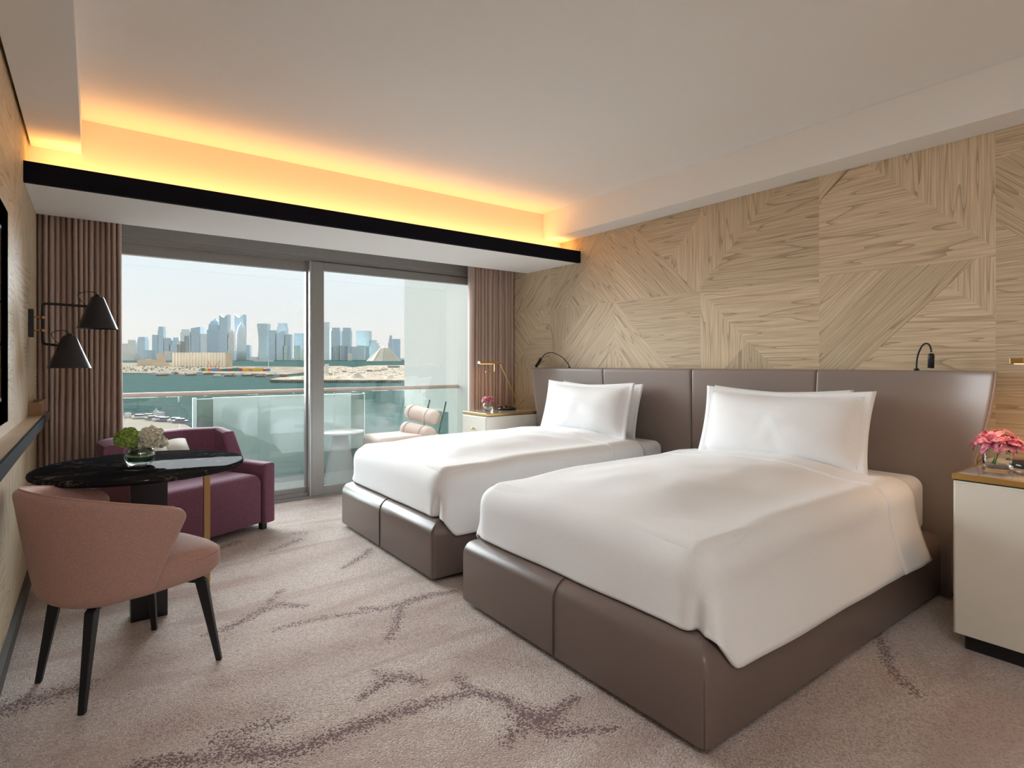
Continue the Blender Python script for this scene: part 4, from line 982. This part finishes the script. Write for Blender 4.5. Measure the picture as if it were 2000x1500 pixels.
PAL = {'b': (.60, .71, .78), 'B': (.52, .65, .74), 'g': (.62, .74, .76), 'p': (.84, .78, .74), 's': (.86, .81, .74), 'w': (.86, .89, .90), 'd': (.54, .64, .70), 't': (.62, .80, .76)}  # distance haze is put into these paled tower colours
TM = {k: towermat('hazed_tower_glass_'+k, v) for k, v in PAL.items()}
fwd = Vector((sA, cA, 0)); rgt = Vector((cA, -sA, 0))
def tower(x0, x1, yt, col, style, label, yb=704.0, cat='tower', name='tower', group='skyline towers', mat_=None):
    g, D = og((x0+x1)/2, yb); W_ = (x1-x0)*D/FPX; H_t = (yb-yt)*D/FPX; c = g+fwd*(W_*.4)
    if style in ('box', 'slant', 'spire', 'notch', 'step', 'flare', 'waist', 'crown'):
        prof = {'box': [(1, 0), (1, 1)], 'slant': [(1, 0), (1, 1)], 'spire': [(1, 0), (1, .72), (.86, .72), (.8, .84), (.5, .93), (.12, .98), (.05, 1)], 'notch': [(1, 0), (1, 1)], 'crown': [(1, 0), (1, .9), (.85, .9), (.85, 1)],
                'step': [(1, 0), (1, .7), (.75, .7), (.75, .86), (.5, .86), (.5, 1)], 'flare': [(.80, 0), (.86, .45), (1, 1)], 'waist': [(.95, 0), (.80, .35), (.80, .6), (1, .95), (1, 1)]}[style]
        m = MB(); vs = []
        for k, z in prof:
            for a, b in ((-1, -1), (1, -1), (1, 1), (-1, 1)):
                zz = z*H_t
                if style == 'slant' and z == 1: zz = H_t*(1 if a > 0 else .86)
                if style == 'flare' and z == 1: zz = H_t*(1 if a > 0 else .95)
                vs.append(c+rgt*(a*k*W_/2)+fwd*(b*k*W_*.4)+Vector((0, 0, zz)))
        n = len(prof)
        m.add(vs, [(i*4+k, i*4+(k+1) % 4, (i+1)*4+(k+1) % 4, (i+1)*4+k) for i in range(n-1) for k in range(4)]+[(3, 2, 1, 0), tuple((n-1)*4+k for k in range(4))])
        if style == 'notch':
            for sg in (-1, 1):
                vs = [c+rgt*(sg*W_/2)+fwd*(b*W_*.4)+Vector((0, 0, H_t)) for b in (-1, 1)]+[c+rgt*(sg*W_*.08)+fwd*(b*W_*.4)+Vector((0, 0, H_t)) for b in (-1, 1)]+[c+rgt*(sg*W_/2)+fwd*(b*W_*.4)+Vector((0, 0, H_t*1.07)) for b in (-1, 1)]
                m.add(vs, [(0, 1, 3, 2), (0, 2, 4), (1, 5, 3), (2, 3, 5, 4), (0, 4, 5, 1)])
    elif style == 'bullet':
        m = MB(); m.lathe([(W_*.47, 0), (W_*.5, H_t*.3), (W_*.49, H_t*.6), (W_*.42, H_t*.8), (W_*.28, H_t*.92), (W_*.08, H_t*.99), (0.5, H_t*1.04)], c, 20)
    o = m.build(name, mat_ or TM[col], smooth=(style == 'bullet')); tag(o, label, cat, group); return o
tw = [
 (238,250,671,'p','box','pale low block at the left end of the skyline beside the curtain'),
 (250,265,664,'s','box','pinkish stone block second from the curtain in the skyline'),
 (268,283,658,'b','crown','slim blue tower standing alone third from the curtain'),
 (297,309,654,'B','box','blue slab attached left of the tall square tower'),
 (308,319,638,'b','crown','tall square blue tower right of the first gap in the skyline'),
 (320,333,660,'d','box','mid-height dark blue block right of the tall square tower'),
 (330,352,659,'b','step','stepped blue block left of the open topped tower'),
 (346,360,667,'s','box','short sandy block above the left end of the sand-coloured hall'),
 (352,371,643,'w','crown','white framed tower with an open top'),
 (360,370,656,'w','box','white gabled slab in front of the open topped tower'),
 (372,391,638,'b','flare','blue tower that widens upwards with a slanted roof'),
 (391,404,652,'w','box','pale tower right of the widening tower'),
 (404,428,621,'B','spire','broad blue tower with a pointed dome roof'),
 (425,430,640,'w','box','narrow pale strip tower beside the pointed dome tower'),
 (428,444,620,'b','notch','tall tower with twin raised corners left of the bullet tower'),
 (445,457,643,'p','spire','pinkish masonry tower left of the bullet tower'),
 (458,475,620,'B','notch','tall tower with twin raised corners behind the bullet tower'),
 (478,488,674,'B','box','short blue block right of the bullet tower'),
 (502,522,632,'g','waist','hourglass shaped tower with a white centre band'),
 (525,540,645,'d','box','dark square tower right of the hourglass tower'),
 (541,558,631,'b','crown','tall tower with a framed top behind the slanted one'),
 (537,555,645,'b','slant','blue tower with a slanted roof in front of the framed one'),
 (557,568,653,'d','box','grey tower left of the gap before the window post'),
 (552,564,675,'t','box','short green tower with white columns, left of its twin'),
 (574,591,651,'d','box','dark tower behind the right green twin'),
 (574,587,675,'t','box','short green tower with white columns, right of its twin'),
 (594,607,641,'b','crown','blue tower cut by the left side of the window post'),
 (631,643,629,'w','crown','pale tower just right of the window post'),
 (647,664,640,'b','crown','blue twin tower with rounded top, the left one'),
 (668,684,640,'b','crown','blue twin tower with rounded top, the right one'),
 (648,658,677,'g','box','low glass block in front of the left rounded twin'), (657,667,675,'g','box','low glass block between the two rounded twins'),
 (668,679,676,'w','box','low white block below the right rounded twin'),
 (686,697,677,'b','box','short blue block left of the flat topped slab'), (697,711,675,'g','box','short green glass block under the flat topped slab'),
 (695,721,646,'g','box','wide flat topped slab tower right of the rounded twins'),
 (711,739,664,'g','step','stepped glass block behind the tent shaped building'),
 (758,767,655,'b','step','narrow tower left of the balcony screen wall'), (767,780,662,'B','box','dark blue tower touching the balcony screen wall')]
BACK = ('behind', 'open topped tower', 'narrow pale strip', 'wide flat topped', 'dark blue tower touching', 'attached left')
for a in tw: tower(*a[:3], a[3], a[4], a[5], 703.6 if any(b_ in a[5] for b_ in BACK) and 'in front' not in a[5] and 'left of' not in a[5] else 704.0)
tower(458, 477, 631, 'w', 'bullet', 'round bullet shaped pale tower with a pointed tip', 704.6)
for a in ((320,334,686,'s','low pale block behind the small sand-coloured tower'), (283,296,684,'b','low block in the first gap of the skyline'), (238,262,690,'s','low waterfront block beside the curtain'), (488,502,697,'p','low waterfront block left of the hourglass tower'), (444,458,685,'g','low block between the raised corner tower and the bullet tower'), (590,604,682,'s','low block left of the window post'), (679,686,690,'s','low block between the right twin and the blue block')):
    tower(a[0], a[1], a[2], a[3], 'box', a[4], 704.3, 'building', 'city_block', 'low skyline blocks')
# extras on the waterfront
M_sandst = mat('sandstone', (.66, .52, .38), .85, spec=0, var=(.05, .12)); M_wht = mat('white_render', (.72, .70, .66), .8, spec=0)
def frontbox(mb, x0, x1, yt, yb, depth=.5, up=0):
    g, D = og((x0+x1)/2, yb); W_ = (x1-x0)*D/FPX; H_t = (yb-yt)*D/FPX; c = g+Vector((0, 0, up)); vs = []
    for z in (0, H_t):
        for a, b in ((-1, 0), (1, 0), (1, 1), (-1, 1)): vs.append(c+rgt*(a*W_/2)+fwd*(b*W_*depth)+Vector((0, 0, z)))
    mb.add(vs, [(3, 2, 1, 0), (4, 5, 6, 7), (0, 1, 5, 4), (1, 2, 6, 5), (2, 3, 7, 6), (3, 0, 4, 7)])
m = MB(); frontbox(m, 336, 441, 689, 717, .25)
hall = m.build('sandstone_hall', M_sandst); tag(hall, 'long sand-coloured hall with vertical ribs on the port land', 'building')
m = MB()
for i in range(18): frontbox(m, 337+i*5.8, 340.2+i*5.8, 688.4, 717.4, .1)
for k in range(3): frontbox(m, (336, 372, 400)[k], (338, 374, 402)[k], 687.5, 717.6, .1)
m.build('facade_ribs', mat('rib_stone', (.95, .86, .72), .85, spec=0), hall, world=False)
m = MB(); frontbox(m, 306, 319, 691, 712, .6); tag(m.build('square_tower_house', M_sandst), 'small sand-coloured block left of the long ribbed hall', 'building')
m = MB(); frontbox(m, 268, 300, 703, 715, .3); frontbox(m, 285, 296, 701, 714.5, .3); frontbox(m, 300, 330, 708, 716.5, .3); tag(m.build('low_sandstone_building', M_sandst), 'low sand-coloured building with a raised middle on the port land', 'building')
m = MB(); frontbox(m, 310, 362, 713.8, 716.4, .1); tag(m.build('white_canopy', M_wht), 'long thin white canopy roof in front of the ribbed hall', 'canopy')
# tent shaped building
g, D = og(742, 705.3); W_ = 70*D/FPX; Ht = (705.3-676)*D/FPX
m = MB(); m.lathe([(W_*.5, 0), (W_*.44, Ht*.14), (W_*.26, Ht*.62), (W_*.14, Ht*.9), (W_*.05, Ht), (0, Ht)], g+fwd*W_*.5, 12, cap=False)
tb_ = m.build('tent_shaped_building', mat('tent_stone', (.60, .53, .44), .85)); tag(tb_, 'pyramid shaped sandy building with ridges beside the balcony screen wall', 'building')
m = MB()
for k in range(12):
    a = 2*pi*k/12; c = g+fwd*W_*.5; m.tube([c+Vector((cos(a)*r*W_, sin(a)*r*W_, z*Ht)) for r, z in ((.5, 0), (.445, .14), (.265, .62), (.145, .9))], 1.0, 5)
m.build('ridge_lines', M_wht, tb_, world=False)
# observation wheel
g, D = og(636, 703.6); s_ = D/FPX; c = g+Vector((0, 0, 20.5*s_)); r = 13.5*s_
m = MB(); m.tube([c+rgt*(cos(a)*r)+Vector((0, 0, sin(a)*r*1.42)) for a in np.linspace(0, 2*pi, 49)], 2.0, 6)
wh = m.build('observation_wheel', M_wht); tag(wh, 'white arched observation wheel right of the window post', 'observation wheel')
m = MB()
for k in range(20):
    a = 2*pi*k/20; m.tube([c+rgt*(cos(a)*r)+Vector((0, 0, sin(a)*r*1.42)), c+rgt*(cos(a)*r*.86)+Vector((0, 0, sin(a)*r*1.22))], 1.1, 5)
m.tube([c+Vector((0, 0, -r*1.4)), g], 3, 6)
m.build('spokes', M_wht, wh, world=False)
# containers on the port
rr = random.Random(21); cc_ = {'teal': (.03, .22, .20), 'orange': (.75, .16, .05), 'blue': (.10, .30, .50), 'red': (.55, .05, .05), 'yellow': (.75, .50, .04), 'green': (.05, .25, .13)}
seq = ['teal', 'yellow', 'orange', 'blue', 'blue', 'orange', 'green', 'teal', 'red', 'green', 'teal', 'red', 'yellow', 'yellow', 'orange', 'yellow', 'yellow', 'yellow', 'red', 'blue']
place = ['at the left end of the row', 'second from the left of the row', '', '', '', '', '', '', '', '', '', '', '', '', '', '', '', '', 'second from the right of the row', 'at the right end of the row']
x = 393.0
for i, cn in enumerate(seq):
    w = 6.7; m = MB(); frontbox(m, x, x+w-.4, 719.8+rr.uniform(-1.4, .8), 726.4, .5); o = m.build('shipping_container', mat('container_'+cn, cc_[cn], .6))
    k = seq[:i+1].count(cn); pr = ['leftmost', 'second', 'third', 'fourth', 'fifth', 'sixth', 'seventh'][k-1]
    tag(o, f'{cn} container stack on the port quay, {pr} of the {cn} ones from the left', 'container', 'coloured container stacks on the port quay'); x += w
# cranes
for k, (xx, yt) in enumerate(((409, 712), (424, 712))):
    m = MB(); frontbox(m, xx-4, xx-2.5, yt+1, 720, .3); frontbox(m, xx+2.5, xx+4, yt+1, 720, .3); frontbox(m, xx-5, xx+5, yt, yt+3, .3); g, D = og(xx, 720); m.tube([g+Vector((0, 0, 8*D/FPX)), g+rgt*((6 if k else -3)*D/FPX)+Vector((0, 0, (16)*D/FPX))], .5, 5)
    tag(m.build('harbour_crane', mat('crane_orange', (.75, .18, .07), .6)), ('orange harbour crane above the containers, the left one', 'orange harbour crane above the containers, the right one')[k], 'crane')
# boats moored along the port
ORD = ['second', 'third', 'fourth', 'fifth', 'sixth', 'seventh', 'eighth', 'ninth', 'tenth', 'eleventh', 'twelfth', 'thirteenth', 'fourteenth', 'fifteenth', 'sixteenth']
boats = [(292,312),(305,330),(318,340),(333,352),(346,366),(362,385),(380,404),(398,420),(414,438),(432,462),(458,474),(472,500),(497,520),(515,535),(532,548),(545,560)]
for i, (x0, x1) in enumerate(boats):
    yb = 731.5+1.6*sin(i*1.7)+(3.5 if i > 7 else 1); g, D = og((x0+x1)/2, yb); s_ = D/FPX; L = (x1-x0)*s_; H2 = 2.4*s_
    t = thing('moored_boat', f'{["white", "brown", "white", "reddish"][i % 4] if i not in (11, 12) else "brown wooden"} boat, ' + (ORD[i-1]+' from the left in the line moored off the port' if i else 'leftmost in the line moored off the port'), 'boat', g, -HEAD, 'boats moored along the port')
    m = MB(); st = [(-.5, .12), (-.42, .16), (.3, .16), (.5, .01)]
    vs = []
    for (a, b) in st: vs += [(a*L, -b*L, H2*(1+.3*(a > .2))), (a*L, b*L, H2*(1+.3*(a > .2))), (a*L*.9, b*L*.6, 0), (a*L*.9, -b*L*.6, 0)]
    m.add(vs, [(j*4+k, j*4+(k+1) % 4, (j+1)*4+(k+1) % 4, (j+1)*4+k) for j in range(3) for k in range(4)]+[(3, 2, 1, 0), (12, 13, 14, 15)])
    m.build('hull', [M_wht, mat('boat_wood', (.38, .20, .10), .7), M_wht, mat('boat_red', (.50, .12, .10), .6)][i % 4 if i not in (11, 12) else 1], t, world=False)
    MB().box(-L*.3, L*.12, -L*.1, L*.1, H2, H2*2.1).build('cabin', M_wht if i % 3 else mat('boat_grey', (.35, .36, .38), .7), t, world=False)
# rock teeth of the jetty
for i in range(60):
    x = 529+i*4.25
    if x > 790 or 604 < x < 631: continue
    y = 746.0 if x > 560 else 745.6
    m = MB(); frontbox(m, x, x+2.6, y-2.3, y+2.2, .8)
    tag(m.build('jetty_pile', mat('dark_pile', (.09, .08, .07), .9)), 'dark concrete pile along the water edge of the sandy jetty', 'pile', 'dark piles along the jetty edge')
# sand heaps & small buildings on the jetty
for i, (x, y, w, h, lab) in enumerate(((690,742,44,13,'largest pale sand heap on the jetty below the city'),(655,743,26,6,'low sand heap right of the window post'),(757,742,36,8,'sand heap touching the balcony screen wall'),(590,741,20,5,'small sand heap left of the window post'))):
    g, D = og(x, y); s_ = D/FPX; m = MB(); m.lathe([(w*s_/2, 0), (w*s_*.3, h*s_*.4), (w*s_*.1, h*s_*.9), (0.1, h*s_)], g+fwd*w*s_/2+Vector((0,0,.5)), 16)
    tag(m.build('sand_heap', mat('pale_sand', (.50, .43, .34), .9, spec=0)), lab, 'sand heap')
sheds = [(612,622,724,728),(634,641,711,732),(642,648,728,736),(652,660,726,731),(668,676,724,729),(680,689,727,731),(702,712,727,731),(716,726,722,728),(730,742,722,727),(744,756,719,725),(757,778,714,720),(664,672,733,736),(735,744,731,735)]
for i, (x0, x1, yt, yb) in enumerate(sheds):
    m = MB(); frontbox(m, x0, x1, yt, yb, .6); o = m.build('jetty_shed', (M_wht, mat('shed_grey', (.40, .38, .36), .8), M_sandst)[i % 3] if i != 1 else M_wht)
    ordn = ['first', '', 'second', 'third', 'fourth', 'fifth', 'sixth', 'seventh', 'eighth', 'ninth', 'tenth', 'eleventh', 'twelfth']
    tag(o, 'tall white silo on the jetty just right of the window post' if i == 1 else f'small {("pale", "grey", "sandy")[i % 3]} shed on the jetty, {ordn[i]} counted away from the window post', 'shed' if i != 1 else 'silo', None if i == 1 else 'sheds on the sandy jetty')
m = MB(); frontbox(m, 496, 532, 703.4, 706.4, .2); frontbox(m, 505, 524, 701.4, 703.6, .2); tag(m.build('cruise_boat', M_wht), 'white cruise boat below the hourglass tower', 'boat')
g, D = og(524.5, 724); m = MB(); m.tube([g, g+Vector((0, 0, 24*D/FPX))], .35, 6); tag(m.build('flag_mast', M_wht), 'tall thin white mast right of the containers', 'mast')
m = MB(); frontbox(m, 498, 527, 716.5, 719, .3); tag(m.build('white_roof_shed', M_wht), 'white roofed shed behind the yellow containers', 'shed')
# scrub on the port land
rr = random.Random(5); m = MB()
for k in range(110):
    x, y = rr.uniform(238, 400), rr.uniform(716, 727); g, D = og(x, y); s_ = D/FPX*rr.uniform(.7, 1.8); m.lathe([(.1, 0), (s_, s_*.5), (s_*.7, s_*1.2), (.1, s_*1.5)], g+Vector((0, 0, .9)), 6)
tag(m.build('scrub', mat('scrub_green', (.17, .20, .11), .9)), 'dark green scrub and palms dotted over the port land at left', 'shrubs', kind='stuff')
m = MB()
for k in range(260):
    x, y = rr.uniform(606, 785), rr.uniform(719, 738); g, D = og(x, y); s_ = D/FPX*rr.uniform(.4, 1.3); m.lathe([(s_*1.2, 0), (s_, s_*.6), (.1, s_)], g+Vector((0, 0, 1.4)), 6)
tag(m.build('rubble', mat('rubble_brown', (.20, .16, .13), .9)), 'brown rubble and gear scattered over the sandy jetty', 'rubble', kind='stuff')
# quay buildings, lower left
def qbox(name, label, cat, x0, x1, yt, yb, mt, dome=False):
    t = thing(name, label, cat, og((x0+x1)/2, yb, .9)[0]); m = MB(); frontbox(m, x0, x1, yt, yb, .7, .9); m.build('body', mt, t)
    return t
t = qbox('domed_building', 'white building with a little domed tower on the quay by the curtain', 'building', 303, 316, 811, 823, M_wht)
m = MB(); frontbox(m, 299.5, 307, 807.5, 822.5, .7, .9); m.build('tower_block', M_wht, t)
g, D = og(303, 822.5, .9); s_ = D/FPX; m = MB(); m.lathe([(2*s_, 15*s_), (2*s_, 16*s_), (1.6*s_, 17.6*s_), (.3*s_, 18.8*s_), (.15*s_, 20*s_)], g+fwd*3*s_, 12); m.build('dome', M_wht, t, smooth=True)
for x0, x1, yt, yb, nm, lab in ((254,282,818,823,'red_roof_shed','low red roofed shed left of the domed white building'),(242,252,812,822,'white_kiosk','white kiosk with red stripe beside the curtain on the quay')):
    qbox(nm, lab, 'shed', x0, x1, yt, yb, mat('brick_red', (.45, .20, .13), .8) if 'red' in nm else M_wht)
for i, (x, y) in enumerate(((290,823),(298,827),(313,829),(322,830),(343,831),(352,833),(272,824))):
    g, D = og(x, y, .9); t = thing('parked_car', ('white car parked on the quay, ' + ['left of the domed building', 'just in front of the domed building', 'right of the domed building', 'second right of the domed building', 'near the right end of the quay', 'at the right end of the quay', 'beside the red roofed shed'][i]), 'car', g, -HEAD, 'cars parked on the quay')
    rbox(-2.1, 2.1, -.85, .85, .3, .9, .15, .2, .05).build('car_body', (M_wht, mat('car_grey', (.2, .21, .23), .3))[i % 2], t, smooth=True, world=False)
    rbox(-1.2, 1.1, -.75, .75, .88, 1.45, .25, .25, .02).build('cabin', mat('car_glass', (.06, .08, .09), .1), t, smooth=True, world=False)
